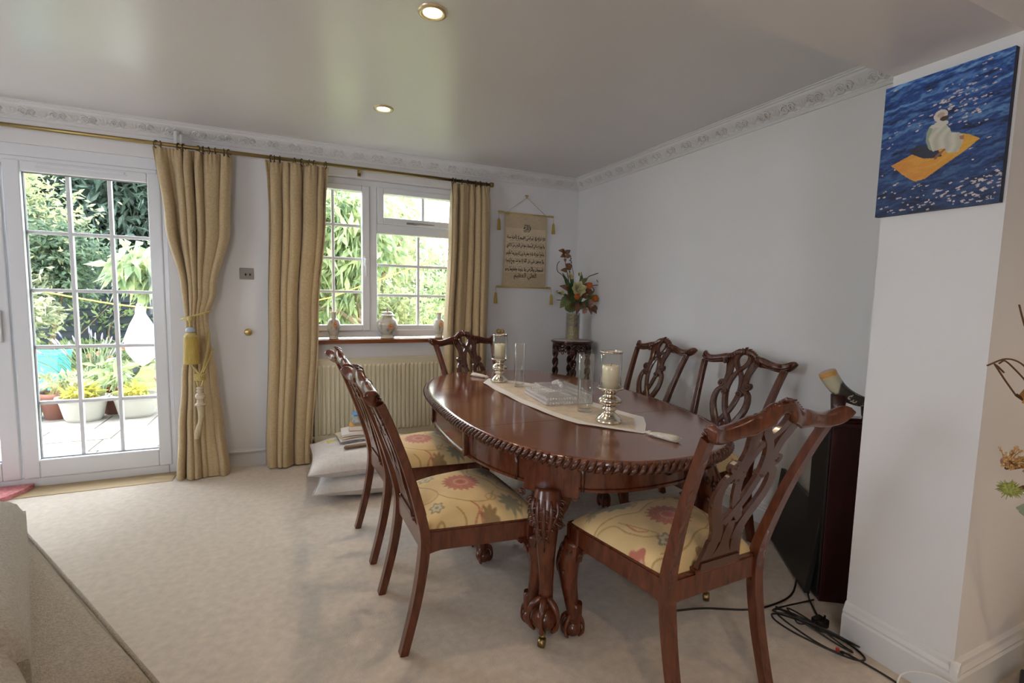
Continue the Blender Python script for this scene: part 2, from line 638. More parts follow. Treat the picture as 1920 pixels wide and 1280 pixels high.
def frame_ring(mb, x0, x1, z0, z1, w, y0, y1, r=.006):
    wl, wr, wb, wt = w
    mb.box(x0, x0 + wl, y0, y1, z0, z1, r)
    mb.box(x1 - wr, x1, y0, y1, z0, z1, r)
    mb.box(x0 + wl, x1 - wr, y0, y1, z0, z0 + wb, r)
    mb.box(x0 + wl, x1 - wr, y0, y1, z1 - wt, z1, r)


m = MB()
frame_ring(m, DX0, DX1, 0, 2.10, (.05, .05, .06, .05), .02, .10)
m.box(DX0, DX1, .02, .1, 2.10, 2.17)
struct(m.obj('trim_5', W_PVC), 'white frame around the patio doors')


def door_leaf(name, gx0, gx1, fx0, fx1, label):
    mb = MB()
    frame_ring(mb, fx0, fx1, .06, 2.075, (gx0 - fx0, fx1 - gx1, .12, .066), .012, .085, .008)
    o = struct(mb.obj(name, W_PVC), label)
    gk = MB()
    frame_ring(gk, gx0, gx1, .181, 2.009, (.004,) * 4, .04, .06, 0)
    gk.obj('gasket', W_GASKET, o)
    bars_and_panes(o, gx0, gx1, .18, 2.01, 3, 5, GY)
    return o


dl = door_leaf('door_1', -4.0165, -3.3756, -4.10, -3.30, 'white glazed patio door of fifteen panes beside the tied curtain')
v = MB()
v.box(-3.93, -3.49, .0, .012, 2.045, 2.062, .004)
v.box(-3.94, -3.48, .004, .012, 2.038, 2.046, .002)
v.obj('trickle_vent', W_PVC, dl)
dl2 = door_leaf('door_2', -4.86, -4.20, -4.92, -4.11, 'white glazed patio door leaf cut by the left picture edge')
hd = MB()
hd.box(-4.165, -4.145, -.012, .012, .95, 1.15, .005)
hd.tube([(-4.155, -.012, 1.08), (-4.155, -.045, 1.08), (-4.24, -.048, 1.08)], .009, 8)
hd.obj('door_handle', W_PVC, dl2)

# ------------------------------------------------------------------ kitchen side window over the radiator
wy = .10
m = MB()
frame_ring(m, WX0, WX1, .95, WZ1 + .0, (.05, .05, .055, .05), wy - .045, wy + .03)
m.box(-1.925, -1.865, wy - .045, wy + .03, .99, 2.16, .006)          # mullion
m.box(-1.865, -1.09, wy - .04, wy + .03, 1.79, 1.865, .006)           # transom
win = struct(m.obj('window_1', W_PVC), 'white casement window above the radiator with a top vent')
s1 = MB()
frame_ring(s1, -2.47, -1.925, 1.0, 2.15, (.058, .058, .05, .045), wy - .06, wy + .02, .007)
c1 = s1.obj('casement', W_PVC, win)
bars_and_panes(c1, -2.412, -1.985, 1.05, 2.105, 2, 4, wy)
s2 = MB()
frame_ring(s2, -1.862, -1.095, 1.868, 2.155, (.05, .05, .052, .048), wy - .06, wy + .02, .007)
c2 = s2.obj('vent_light', W_PVC, win)
bars_and_panes(c2, -1.81, -1.145, 1.92, 2.107, 2, 1, wy)
bars_and_panes(win, -1.857, -1.175, 1.044, 1.786, 2, 3, wy)
MB().box(-1.175, -1.09, wy - .03, wy + .03, 1.0, 1.79, .006).obj('fixed_frame', W_PVC, win)
MB().box(-1.86, -1.09, wy - .03, wy + .03, .99, 1.044, .006).obj('fixed_frame', W_PVC, win)
h_ = MB()
h_.box(-1.972, -1.952, wy - .075, wy - .06, 1.52, 1.60, .004)
h_.tube([(-1.962, wy - .07, 1.58), (-1.962, wy - .10, 1.575), (-1.960, wy - .105, 1.54), (-1.955, wy - .10, 1.44)], [.008, .008, .009, .006], 8)
h_.obj('window_handle', W_PVC, win)
h_ = MB()
h_.box(-1.63, -1.55, wy - .075, wy - .06, 1.876, 1.892, .003)
h_.tube([(-1.57, wy - .07, 1.884), (-1.52, wy - .085, 1.886), (-1.40, wy - .08, 1.884)], [.008, .006, .003], 6)
h_.obj('window_stay', STEEL, win)
MB().box(WX0 - .03, WX1 + .03, -.05, .07, .905, .938, .006).obj('window_sill', SILLWOOD, win)

# unseen windows, added to let in fill light from rear and left
mb = MB()
frame_ring(mb, -5.1, -3.9, .75, 2.15, (.05,) * 4, YR - .14, YR - .06)
mb.box(-4.525, -4.475, YR - .14, YR - .06, .9, 2.1)
struct(mb.obj('window_added_rear', W_PVC))
mb = MB()
for yy in (-3.55, -2.92, -2.30):
    mb.box(XL - .14, XL - .06, yy, yy + .05, .88, 2.13)
mb.box(XL - .14, XL - .06, -3.55, -2.25, .88, .93)
mb.box(XL - .14, XL - .06, -3.55, -2.25, 2.08, 2.13)
struct(mb.obj('window_added_left', W_PVC))

# ------------------------------------------------------------------ downlights
LAMP = emit('lamp_face', (1.0, .80, .45, 1), 14)
RIM = mat('white_brass_rim', (.75, .62, .40, 1), .25, metal=.6)


def downlight(x, y, label, grp=None, power=12, z=H):
    e = empty('downlight', (x, y, z))
    mb = MB().lathe([(.036, -.001), (.038, -.007), (.046, -.009), (.056, -.006), (.058, 0)], 28, caps=False)
    mb.obj('rim', RIM, e)
    MB().lathe([(.0001, -.004), (.037, -.004)], 24, caps=False).obj('lamp_face', LAMP, e)
    ld = bpy.data.lights.new('bulb', 'SPOT')
    ld.energy = power
    ld.color = (1.0, .76, .50)
    ld.spot_size = 2.3
    ld.spot_blend = .8
    ld.shadow_soft_size = .035
    lo = bpy.data.objects.new('bulb', ld)
    lo.location = (0, 0, -.012)
    lo.parent = e
    COL.objects.link(lo)
    tag(e, label, 'ceiling light', grp)
    return e


downlight(-1.993, -2.084, 'larger, nearer recessed downlight with a brass rim in the ceiling')
downlight(-1.991, -.985, 'smaller, farther recessed downlight near the window wall in the ceiling')
for x, y, pw in ((-4.2, -4.6, 10), (-2.2, -4.6, 26), (-.2, -4.6, 20), (1.6, -4.6, 20), (-2.2, -6.3, 26), (-.2, -6.3, 22)):  # unseen lamps added behind the camera as warm fill
    downlight(x, y, 'unseen recessed downlight added for fill light behind the picture', 'added fill downlights out of view', pw)

# ------------------------------------------------------------------ dining table
TX, TY, TRZ = -1.259, -1.771, -.037
TA, TB, TN = .595, 1.038, 2.46
TOP = .757


def sup(a, b, n, t):
    c, s = math.cos(t), math.sin(t)
    return (a * math.copysign(abs(c) ** (2 / n), c), b * math.copysign(abs(s) ** (2 / n), s))


def sup_even(a, b, n, k):
    """points evenly spaced along the outline"""
    P = np.array([sup(a, b, n, 2 * PI * i / 2000) for i in range(2001)])
    L = np.concatenate([[0], np.cumsum(np.hypot(*np.diff(P, axis=0).T))])
    q = np.linspace(0, L[-1], k + 1)[:-1]
    return [(float(np.interp(x, L, P[:, 0])), float(np.interp(x, L, P[:, 1]))) for x in q], L[-1]


table = empty('dining_table', (TX, TY, 0), TRZ)
tag(table, 'oval mahogany dining table with rope carved edge and claw feet', 'dining table')
ol, per = sup_even(TA - .008, TB - .008, TN, 160)
m = MB()
rings = []
for inset, z in ((.012, .716), (.006, .722), (.004, .75), (.010, .7565), (.02, TOP)):
    pr, _ = sup_even(TA - inset, TB - inset, TN, 160)
    rings.append([(x, y, z) for x, y in pr])
vv = [p for r in rings for p in r]
ff = []
for i in range(4):
    for k in range(160):
        ff.append((i * 160 + k, i * 160 + (k + 1) % 160, (i + 1) * 160 + (k + 1) % 160, (i + 1) * 160 + k))
m.add(vv, ff, True)
m.add(rings[-1], [tuple(range(160))], False)
m.add(rings[0], [tuple(range(159, -1, -1))], False)
m.obj('table_top', TABLEWOOD, table)
# rope (gadroon) edge: slanted beads along the rim
m = MB()
nb = 190
be, _ = sup_even(TA, TB, TN, nb)
for i in range(nb):
    p, q = be[i], be[(i + 1) % nb]
    t = Vector((q[0] - p[0], q[1] - p[1], 0)).normalized()
    o = Vector((t.y, -t.x, 0))
    c = Vector((p[0], p[1], .7345))
    ax = (Vector((0, 0, 1)) * .021 + t * .017)
    m.tube([c - ax + o * -.008, c - ax * .55 + o * .002, c + o * .0065, c + ax * .55 + o * .002, c + ax + o * -.008], [.003, .0085, .0115, .0085, .003], 6)
m.obj('rope_moulding', MAHOG_D, table)
# apron
m = MB()
rings = []
for inset, z in ((.030, .715), (.030, .612), (.024, .608), (.024, .598), (.034, .596), (.055, .596), (.055, .715)):
    pr, _ = sup_even(TA - inset, TB - .115 - inset, TN, 120)
    rings.append([(x, y, z) for x, y in pr])
vv = [p for r in rings for p in r]
ff = []
for i in range(7):
    j = (i + 1) % 7
    for k in range(120):
        ff.append((i * 120 + k, i * 120 + (k + 1) % 120, j * 120 + (k + 1) % 120, j * 120 + k))
m.add(vv, ff, False)
m.obj('apron', MAHOG, table)
# upright beads and corner blocks on the apron
ap, _ = sup_even(TA - .026, TB - .115 - .026, TN, 720)


def apron_at(dx, dy):
    return min(ap, key=lambda p: (p[0] - dx) ** 2 + (p[1] - dy) ** 2)


LEGS = [(-.365, -.75), (.365, -.75), (-.365, .75), (.365, .75)]
for lx, ly in LEGS:
    p = apron_at(lx * 1.15, ly * 1.05)
    i = ap.index(p)
    mb = MB()
    for off in range(-14, 15, 4):
        a = ap[(i + off) % 720]
        b = ap[(i + off + 4) % 720]
        t = Vector((b[0] - a[0], b[1] - a[1], 0)).normalized()
        o = Vector((t.y, -t.x, 0))
        A, B = Vector((*a, 0)), Vector((*b, 0))
        q = [A - o * .03, B - o * .03, B + o * .006, A + o * .006]
        mb.add([v + Vector((0, 0, .575)) for v in q] + [v + Vector((0, 0, .714)) for v in q],
               [(0, 1, 2, 3), (4, 5, 6, 7), (0, 1, 5, 4), (1, 2, 6, 5), (2, 3, 7, 6), (3, 0, 4, 7)], False)
    mb.obj('leg_block', MAHOG, table)
    for off in (-20, 20):
        a = ap[(i + off) % 720]
        MB().tube([(a[0], a[1], .60), (a[0], a[1], .714)], .008, 8).obj('apron_bead', MAHOG_D, table)
for s in (-1, 1):
    for yy in (-.31, .31):
        a = apron_at(s * .6, yy)
        MB().box(a[0] - .012, a[0] + .012, a[1] - .012, a[1] + .012, .597, .714, .004).obj('apron_bead', MAHOG_D, table)
a = apron_at(.068, -.92)
k = MB()
k.lathe([(.0, -.002), (.009, -.002), (.009, .002), (.015, .003), (.015, -.004)], 16, M=Matrix.Translation((a[0], a[1] - .003, .655)) @ Matrix.Rotation(PI / 2, 4, 'X'))
k.obj('crank_hole', BLACKPL, table)
# the leaf joints across the top
for yy in (-.42, .42):
    xw = TA - .03
    MB().box(-xw, xw, yy - .0008, yy + .0008, TOP - .002, TOP + .0004).obj('leaf_joint', MAHOG_D, table)


def cabriole(scale=1.0, top=.60, thick=1.0, out=(-.707, -.707)):
    """cabriole leg with carved knee and claw and ball foot; returns (leg, carving) builders. Foot at origin offset by out"""
    o = Vector((out[0], out[1], 0))
    cen = [(top, .012, .050), (top - .05, .022, .056), (top - .10, .030, .054), (top - .17, .026, .043), (top - .27, .012, .033),
           (top - .36, .000, .0285), (.17 * scale, -.002, .0275), (.125 * scale, .006, .031), (.10 * scale, .012, .036)]
    pts = [o * (q[1] * 1.2) + Vector((0, 0, q[0])) for q in cen]
    leg = MB()
    sp = spline([(p.x, p.y, p.z, cen[i][2] * thick) for i, p in enumerate(pts)], 5)
    leg.tube([s[:3] for s in sp], [s[3] for s in sp], 12, upv=(o.x, o.y, 0))
    return leg


def claw_foot(mb, c, r, out):
    c = Vector(c)
    mb.sphere(c, r, 14, 10, (1, 1, .95))
    o = Vector((out[0], out[1], 0)).normalized()
    s = Vector((-o.y, o.x, 0))
    for ang, ln in ((0, 1), (1.15, 1), (-1.15, 1), (PI, .9)):
        d = o * math.cos(ang) + s * math.sin(ang)
        pts = [c + d * (r * .25) + Vector((0, 0, r * 1.55)), c + d * (r * .95) + Vector((0, 0, r * .95)), c + d * (r * 1.18) + Vector((0, 0, r * .25)), c + d * (r * 1.08) + Vector((0, 0, -r * .35)), c + d * (r * .72) + Vector((0, 0, -r * .88))]
        sp = spline(pts, 4)
        n = len(sp)
        rr = [r * (.24 - .12 * (i / (n - 1)) + .05 * math.sin(i / (n - 1) * 3 * PI)) for i in range(n)]
        mb.tube(sp, rr, 7)


def knee_carving(mb, top, w, out, s=1.0, thick=1.0, ltop=.6):
    """acanthus leaf and volutes lying on the knee"""
    o = Vector((out[0], out[1], 0)).normalized()

    def surf(z):
        t = ltop - z
        return float(np.interp(t, [0, .05, .10, .17, .27, .36], [.012 * 1.2 + .050 * thick, .022 * 1.2 + .056 * thick, .030 * 1.2 + .054 * thick, .026 * 1.2 + .043 * thick, .012 * 1.2 + .033 * thick, .0285 * thick]))

    sd = Vector((-o.y, o.x, 0))
    for j, (dx, ln) in enumerate(((0, .20), (-.022, .15), (.022, .15), (-.04, .11), (.04, .11))):
        pts = []
        for i in range(7):
            t = i / 6
            zq = top - .015 - ln * s * t
            lat = dx * s * (1 + .5 * math.sin(t * PI)) * (1 - .55 * t)
            pts.append(o * (surf(zq) - lat * lat * 9 + .001) + sd * lat + Vector((0, 0, zq)))
        mb.tube(pts, [.010 * s * math.sin(PI * (.12 + .8 * i / 6)) for i in range(7)], 6)
        for i in (1, 2, 3, 4):
            b = pts[i]
            for sg in (-1, 1):
                mb.tube([b, b + sd * sg * .014 * s + Vector((0, 0, -.006)), b + sd * sg * .019 * s + Vector((0, 0, -.024 * s)) - o * .003], [.005 * s, .005 * s, .0015], 5)
    for sg in (-1, 1):                                      # volutes at the sides
        for cz, cx, r in ((top - .035, .055, .017), (top - .115, .052, .015), (top - .02, .10, .013)):
            c = o * (surf(cz) - .012 - abs(cx) * .55 * s) + sd * sg * cx * s + Vector((0, 0, cz))
            pts = []
            for i in range(16):
                a = i / 15 * 3.4 * PI
                rr = r * s * (1 - i / 19)
                pts.append(c + sd * sg * (rr * math.cos(a)) + Vector((0, 0, rr * math.sin(a))) + o * .007 * (i / 15))
            mb.tube(pts, [.0055 * s * (1 - .35 * i / 15) for i in range(16)], 6)


def side_brackets(mb, top, s, out, thick=.02, ln=.13, drop=.12):
    """solid scrolled brackets running along both aprons from the knee"""
    o = Vector((out[0], out[1], 0)).normalized()
    for d in (Vector((-math.copysign(1, o.x), 0, 0)), Vector((0, -math.copysign(1, o.y), 0))):
        nrm = Vector((-d.y, d.x, 0))
        poly = [(0, 0), (ln, 0), (ln, -.018), (ln * .86, -.028), (ln * .75, -.024), (ln * .6, -.05), (ln * .5, -.085), (ln * .36, -drop), (ln * .2, -drop * .95), (0, -drop * 1.15)]
        off = o * .018
        mb.prism([(a * s, b * s) for a, b in poly], lambda a, b, t: off + d * a + nrm * t + Vector((0, 0, top + b)), -thick, thick)


protos = {}
for lx, ly in LEGS:
    q = (math.copysign(.6, lx), math.copysign(.8, ly))
    lg = cabriole(1.15, .60, 1.0, q)
    claw_foot(lg, (q[0] * .02, q[1] * .02, .098), .052, q)
    lo = lg.obj('leg', MAHOG, table)
    lo.location = (lx, ly, 0)
    cv = MB()
    knee_carving(cv, .590, .072, q, 1.0, 1.0, .60)
    side_brackets(cv, .598, 1.0, q, .018, .15, .11)
    cv.obj('knee_carving', MAHOG_D, lo)
    ct = MB()
    ct.lathe([(.012, -.013), (.018, -.012), (.02, 0), (.018, .012), (.012, .013)], 16, M=Matrix.Translation((q[0] * .055, q[1] * .055, .020)) @ Matrix.Rotation(.8, 4, 'Z') @ Matrix.Rotation(PI / 2, 4, 'X'))
    ct.tube([(q[0] * .03, q[1] * .03, .05), (q[0] * .045, q[1] * .045, .045), (q[0] * .055, q[1] * .055, .022)], [.012, .011, .008], 8)
    ct.obj('caster', ABRASS, lo)

# ------------------------------------------------------------------ chairs
EARX, EARZ, PEAK = .285, .985, 1.03


def back_y(z):
    """rake of the back: local y of the back's mid plane at height z"""
    t = max(0.0, (z - .44) / .55)
    return -.215 - .115 * t - .075 * t * t


def BK(u, z, d):
    """point on the back: u across, z up, d in front (+) of the mid plane"""
    return (u, back_y(z) + d, z)


def floral(X, Y):
    """woven upholstery: vines, a large pink flower, blue and brown leaves. X,Y in metres -> rgb"""
    base = np.array([.74, .54, .26])
    C = np.ones(X.shape + (3,)) * base
    w = .03 * np.sin(X * 60 + 2 * np.sin(Y * 43)) + .03 * np.sin(Y * 55 + X * 21)
    C *= (1 + w)[..., None]

    def put(mask, col, a=.85):
        mk = (np.clip(mask, 0, 1) * a)[..., None]
        C[:] = C * (1 - mk) + np.array(col) * mk

    def soft(d, w_=.003):
        return np.clip(.5 - d / w_, 0, 1)

    def line(pts, wd, col, a=.8):
        P_ = spline(pts, 10)
        D = np.full(X.shape, 9.)
        for p, q in zip(P_[:-1], P_[1:]):
            px, py = p
            dx, dy = q[0] - px, q[1] - py
            L = dx * dx + dy * dy + 1e-12
            t = np.clip(((X - px) * dx + (Y - py) * dy) / L, 0, 1)
            D = np.minimum(D, np.hypot(X - px - t * dx, Y - py - t * dy))
        put(soft(D - wd, .002), col, a)

    GOLD, RED, PNK, BLU, BRN, GRY = (.40, .24, .07), (.45, .07, .05), (.50, .13, .10), (.17, .19, .14), (.22, .13, .055), (.20, .21, .17)
    # woven leaf motifs at the front corners
    for cx, cy, a, b, rot, col, al in ((-.11, .15, .085, .035, -.25, BLU, .85), (.20, .13, .06, .04, .5, BLU, .75), (.235, .03, .045, .04, 0, BRN, .8), (-.20, .17, .05, .022, .4, GRY, .6), (.05, .185, .06, .02, .2, BLU, .55)):
        c, s = math.cos(rot), math.sin(rot)
        u = ((X - cx) * c + (Y - cy) * s) / a
        v = (-(X - cx) * s + (Y - cy) * c) / b
        th = np.arctan2(v, u)
        rr = np.hypot(u, v)
        put(soft((rr - (.82 + .18 * np.cos(9 * th))) * .03, .006), col, al)
        put(soft(np.abs(v) * b - .0022, .003) * (np.abs(u) < .85), GOLD, .6)
    # great flower, petals with pale veins
    th = np.arctan2((Y + .005) * 1.1, X)
    rr = np.hypot(X, (Y + .005) * 1.1)
    R = .078 + .008 * np.cos(18 * th)
    put(soft(rr - R), PNK, .9)
    put(soft(np.abs(np.sin(9 * th)) * rr - .006, .005) * (rr > .026) * (rr < R), (.66, .42, .22), .85)
    put(soft(np.abs(rr - .030) - .004), (.66, .45, .24), .8)
    put(soft(rr - .014), RED, .6)
    # small blue flower
    for cx, cy, s in ((-.115, -.12, 1.0), (.14, -.15, .8)):
        t2 = np.arctan2(Y - cy, X - cx)
        r2 = np.hypot(X - cx, Y - cy)
        put(soft(r2 - s * (.032 + .006 * np.cos(6 * t2))), BLU, .8)
        put(soft(r2 - s * (.022 + .004 * np.cos(6 * t2))), (.66, .54, .33), .9)
        put(soft(r2 - s * .009), BLU, .8)
    # brown berries and leaves
    for cx, cy in ((-.035, -.19), (-.075, -.215), (-.005, -.225)):
        put(soft(np.hypot(X - cx, (Y - cy) * 1.15) - .02), BRN, .7)
    # red bud on the side
    t2 = np.arctan2(Y + .10, X + .235)
    r2 = np.hypot(X + .235, Y + .10)
    put(soft(r2 - (.038 + .006 * np.cos(5 * t2))), PNK, .9)
    put(soft(np.hypot(X + .225, Y + .112) - .013), (.68, .52, .3), .9)
    put(soft(np.abs(np.hypot(X - .155, Y - .065) - .02) - .002), RED, .6)
    # vines
    line([(-.26, .10), (-.16, .085), (-.09, .06), (-.05, .075), (.02, .11), (.10, .12)], .0028, GOLD)
    line([(-.26, .095), (-.20, .05), (-.19, -.01), (-.16, -.07), (-.12, -.085), (-.15, -.02), (-.18, .05)], .0024, GOLD)
    line([(-.17, .02), (-.165, -.03), (-.14, -.055)], .0028, RED, .7)
    line([(-.25, -.24), (-.27, -.18), (-.22, -.15), (-.17, -.17), (-.17, -.215), (-.205, -.225)], .003, GOLD)
    line([(-.17, -.15), (-.12, -.17), (-.06, -.16), (0, -.13), (.06, -.12), (.09, -.16), (.06, -.20)], .0026, GOLD)
    line([(.06, -.12), (.11, -.09), (.16, -.02), (.17, .05), (.12, .09)], .0026, GOLD)
    line([(.17, -.08), (.22, -.06), (.26, -.09), (.27, -.15), (.22, -.18), (.2, -.15), (.225, -.13)], .003, GOLD)
    line([(.16, -.02), (.20, .0), (.235, -.03), (.27, -.02)], .003, RED, .75)
    line([(.19, .02), (.22, -.0), (.26, .01)], .003, RED, .6)
    line([(.10, .12), (.14, .16), (.19, .18), (.24, .16)], .0026, GOLD)
    line([(-.08, .10), (-.03, .13), (-.02, .18), (-.07, .2)], .0024, GOLD)
    line([(.02, .16), (.07, .13), (.09, .17), (.06, .2)], .0024, GOLD)
    line([(.1, -.2), (.16, -.22), (.21, -.2)], .0024, GOLD)
    return np.clip(C, 0, 1)


FABRIC = vcol('floral_fabric', .8, bump=.35, bump_s=420, sheen=.2)


def make_chair():
    ch = empty('dining_chair')
    FW, RW, FY, RY = .275, .205, .235, -.225
    # seat frame: four rails with shaped lower edges
    sf = MB()
    nrail = [(0, 0), (0, .075)]
    def rail(p, q, th, low):
        p, q = Vector((*p, 0)), Vector((*q, 0))
        d = (q - p)
        L = d.length
        d.normalize()
        nn = Vector((-d.y, d.x, 0))
        poly = [(0, .445), (L, .445)]
        N = 20
        for i in range(N + 1):
            t = 1 - i / N
            e = min(t, 1 - t)
            drop = .070 if e > .16 else .070 + low * (1 - e / .16) ** 1.5
            poly.append((t * L, .445 - drop))
        sf.prism(poly, lambda a, b, t: p + d * a + nn * t + Vector((0, 0, b)), 0, th)
        sf.prism([(0.0, .445), (L, .445), (L, .452), (0, .452)], lambda a, b, t: p + d * a + nn * t + Vector((0, 0, b)), .004, th)
    rail((-FW, FY), (-RW, RY), .03, .02)
    rail((RW, RY), (FW, FY), .03, .02)
    rail((FW, FY), (-FW, FY), .03, .02)
    rail((-RW, RY), (RW, RY), .03, .0)
    sf.obj('seat_frame', MAHOG, ch)
    # drop-in cushion with woven pattern
    n = 110
    g_ = np.sin(np.linspace(-1, 1, n) * PI / 2) * .35 + np.linspace(-1, 1, n) * .65
    U, V = np.meshgrid(g_, g_)
    hw = (RW - .006) + ((FW - .006) - (RW - .006)) * (V + 1) / 2
    Xc, Yc = U * hw, RY + .018 + (FY - RY - .026) * (V + 1) / 2
    e = np.clip(1 - np.abs(U) ** 9, 0, 1) ** .5 * np.clip(1 - np.abs(V) ** 9, 0, 1) ** .5
    Z = .449 + .033 * e + .050 * (np.clip(1 - np.abs(U) ** 2.6, 0, 1) * np.clip(1 - np.abs(V) ** 2.6, 0, 1)) ** .8
    rnd = 1 - .018 * (np.abs(U * V) ** 6)
    col = floral(Xc, Yc)
    cm = MB()
    vv = np.stack([Xc * rnd, Yc, Z], -1).reshape(-1, 3)
    cm.v = [tuple(p) for p in vv]
    for j in range(n - 1):
        for i in range(n - 1):
            cm.f.append((j * n + i, j * n + i + 1, (j + 1) * n + i + 1, (j + 1) * n + i))
    cm.sm = [True] * len(cm.f)
    rgba = np.concatenate([col.reshape(-1, 3), np.ones((n * n, 1))], 1)
    cm.obj('seat_cushion', FABRIC, ch, colors=rgba, flip=False)
    # rear posts: foot to crest in one piece, with reeding on the front
    for s in (-1, 1):
        pts = [(s * .200, -.292, 0), (s * .199, -.268, .09), (s * .198, -.238, .22), (s * .199, -.218, .36), (s * .203, back_y(.46), .46), (s * .214, back_y(.58), .58), (s * .229, back_y(.72), .72), (s * .246, back_y(.86), .86), (s * .258, back_y(.945), .945)]
        rr = [.0245, .0255, .027, .029, .0285, .025, .0225, .021, .021]
        sp = spline([(*p, r) for p, r in zip(pts, rr)], 4)
        pm = MB()
        pm.tube([q[:3] for q in sp], [q[3] for q in sp], 4, upv=(0, 1, 0), phase=PI / 4, smooth=False, flat=.85)
        for off in (-.008, 0, .008):
            pm.tube([(q[0] + off, q[1] + q[3] * .60, q[2]) for q in sp if q[2] > .5], .0042, 6)
        pm.obj('back_post', MAHOG, ch)
    # crest rail: serpentine, with upturned ears
    half = [(0, 1.001, .030), (.03, 1.000, .030), (.055, .992, .028), (.08, .978, .024), (.10, .970, .026), (.125, .968, .025), (.155, .963, .022), (.19, .956, .021), (.225, .953, .021), (.252, .958, .022), (.272, .967, .023), (.287, .976, .017), (.294, .979, .006)]
    full = [(-a, b, c) for a, b, c in half[:0:-1]] + half
    sp = spline(full, 4)
    cr_ = MB()
    rows = []
    for i, (u, z, h) in enumerate(sp):
        th = .014 + .004 * min(1, abs(u) / .28)
        back_off = -.004 - .018 * max(0, (abs(u) - .2) / .09) ** 2
        nn = 12
        row = []
        hole = max(0, 1 - (u / .034) ** 2) ** .5 * .0 if abs(u) < .034 else 0
        for k in range(nn):
            a = 2 * PI * k / nn
            cz = math.copysign(abs(math.sin(a)) ** .8, math.sin(a)) * h * 1.14
            cy = math.copysign(abs(math.cos(a)) ** .7, math.cos(a)) * th
            p = BK(u, z + cz, 0)
            row.append((p[0], back_y(z) + cy + back_off, p[2]))
        rows.append(row)
    nn = 12
    vv = [p for r in rows for p in r]
    ff = [(i * nn + k, i * nn + (k + 1) % nn, (i + 1) * nn + (k + 1) % nn, (i + 1) * nn + k) for i in range(len(rows) - 1) for k in range(nn)]
    ff += [tuple(range(nn - 1, -1, -1)), tuple((len(rows) - 1) * nn + k for k in range(nn))]
    # the rail is split around the heart shaped opening: lift the middle so that only its top band remains
    for i, (u, z, h) in enumerate(sp):
        if abs(u) < .042:
            lift = math.cos(u / .042 * PI / 2) ** .6
            for k in range(nn):
                x, y, zz = vv[i * nn + k]
                mid = z + .012 * lift
                vv[i * nn + k] = (x, y, mid + (zz - z) * (1 - .52 * lift))
    cr_.add(vv, ff, True)
    crest = cr_.obj('crest_rail', MAHOG, ch)
    cv = MB()                                               # carving on the crest
    for s in (-1, 1):
        for k in range(3):                                  # reeds along the arms
            cv.tube([BK(s * u, z + (k - 1) * .011, .0145 - .014 * max(0, (u - .2) / .09) ** 2) for u, z, h in sp[len(sp) // 2:] if .13 < u < .285], .0042, 6)
        for cx, cz, r in ((.098, .957, .019), (.088, .985, .011)):
            pts = []
            for i in range(20):
                a = (PI * .6 if s > 0 else PI * .4) + s * i / 19 * -3.6 * PI
                q = r * (1 - i / 24)
                pts.append(BK(s * cx + q * math.cos(a), cz + q * math.sin(a), .015 + .008 * i / 19))
            cv.tube(pts, [.0055 * (1 - .3 * i / 19) for i in range(20)], 6)
            cv.sphere(BK(s * cx, cz, .021), r * .38, 8, 6)
        for k in range(5):                                  # leaf sprays over the peak
            t = k / 4
            b0 = BK(s * (.012 + .05 * t), 1.012 - .028 * t, .015)
            b1 = BK(s * (.020 + .058 * t), 1.030 - .030 * t, .010)
            b2 = BK(s * (.034 + .060 * t), 1.034 - .034 * t, .002)
            cv.tube([b0, b1, b2], [.005, .006, .002], 6)
        cv.sphere(BK(s * .284, .978, -.016), .011, 8, 6, (.8, 1.2, 1))
    cv.tube([BK(0, 1.0, .016), BK(0, 1.022, .018), BK(0, 1.036, .008), BK(0, 1.040, -.004)], [.007, .010, .008, .003], 8)
    cv.obj('carving', MAHOG_D, crest)
    # pierced splat of interlaced straps
    sp_ = MB()
    D0, D1 = -.009, .009

    def strap(pts, w, d0=D0, d1=D1, n=6):
        c = spline([(*p, w_ * 1.28) for p, w_ in zip(pts, w if isinstance(w, (list, tuple)) else [w] * len(pts))], n)
        sp_.ribbon([(q[0], q[1]) for q in c], [q[2] for q in c], BK, d0, d1)

    def volute(cx, cz, r, s, a0, turns=1.6, d=.0):
        pts = []
        for i in range(18):
            a = a0 + s * i / 17 * turns * 2 * PI
            q = r * (1 - .8 * i / 17)
            pts.append((cx + q * math.cos(a), cz + q * math.sin(a)))
        sp_.ribbon(pts, [.0075 * (1 - .35 * i / 17) for i in range(18)], BK, D0, D1 + .003)
        sp_.tube([BK(cx, cz, D0), BK(cx, cz, D1 + .007)], [r * .5, r * .34], 10)

    for s in (-1, 1):
        # sides of the heart opening
        strap([(s * .038, 1.0), (s * .044, .975), (s * .036, .950), (s * .016, .926), (s * -.006, .905)], [.011, .012, .011, .010, .010], D0, D1 + (.002 if s > 0 else 0))
        # crossing strap from the heart down to the far lower loop
        strap([(s * -.006, .905), (s * -.028, .87), (s * -.042, .82), (s * -.040, .77), (s * -.018, .70), (s * .010, .655), (s * .036, .62)], [.010, .011, .012, .012, .012, .012, .011], D0 + (.002 if s > 0 else 0), D1 - (.003 if s > 0 else 0))
        # outer S-scroll hanging from the crest
        strap([(s * .082, .962), (s * .070, .93), (s * .060, .89), (s * .064, .85), (s * .078, .825)], [.016, .017, .015, .012, .009])
        volute(s * .088, .833, .0195, s, PI if s > 0 else 0)
        # tie between the S-scroll and the lower loop
        strap([(s * .062, .86), (s * .058, .83), (s * .066, .80)], [.009, .012, .010])
        # lower heart-shaped loop
        volute(s * .050, .785, .0185, -s, PI if s > 0 else 0)
        strap([(s * .052, .803), (s * .075, .803), (s * .098, .785), (s * .108, .75), (s * .104, .71), (s * .088, .67), (s * .066, .63), (s * .050, .59), (s * .046, .55)], [.008, .010, .012, .0135, .0145, .015, .016, .017, .018])
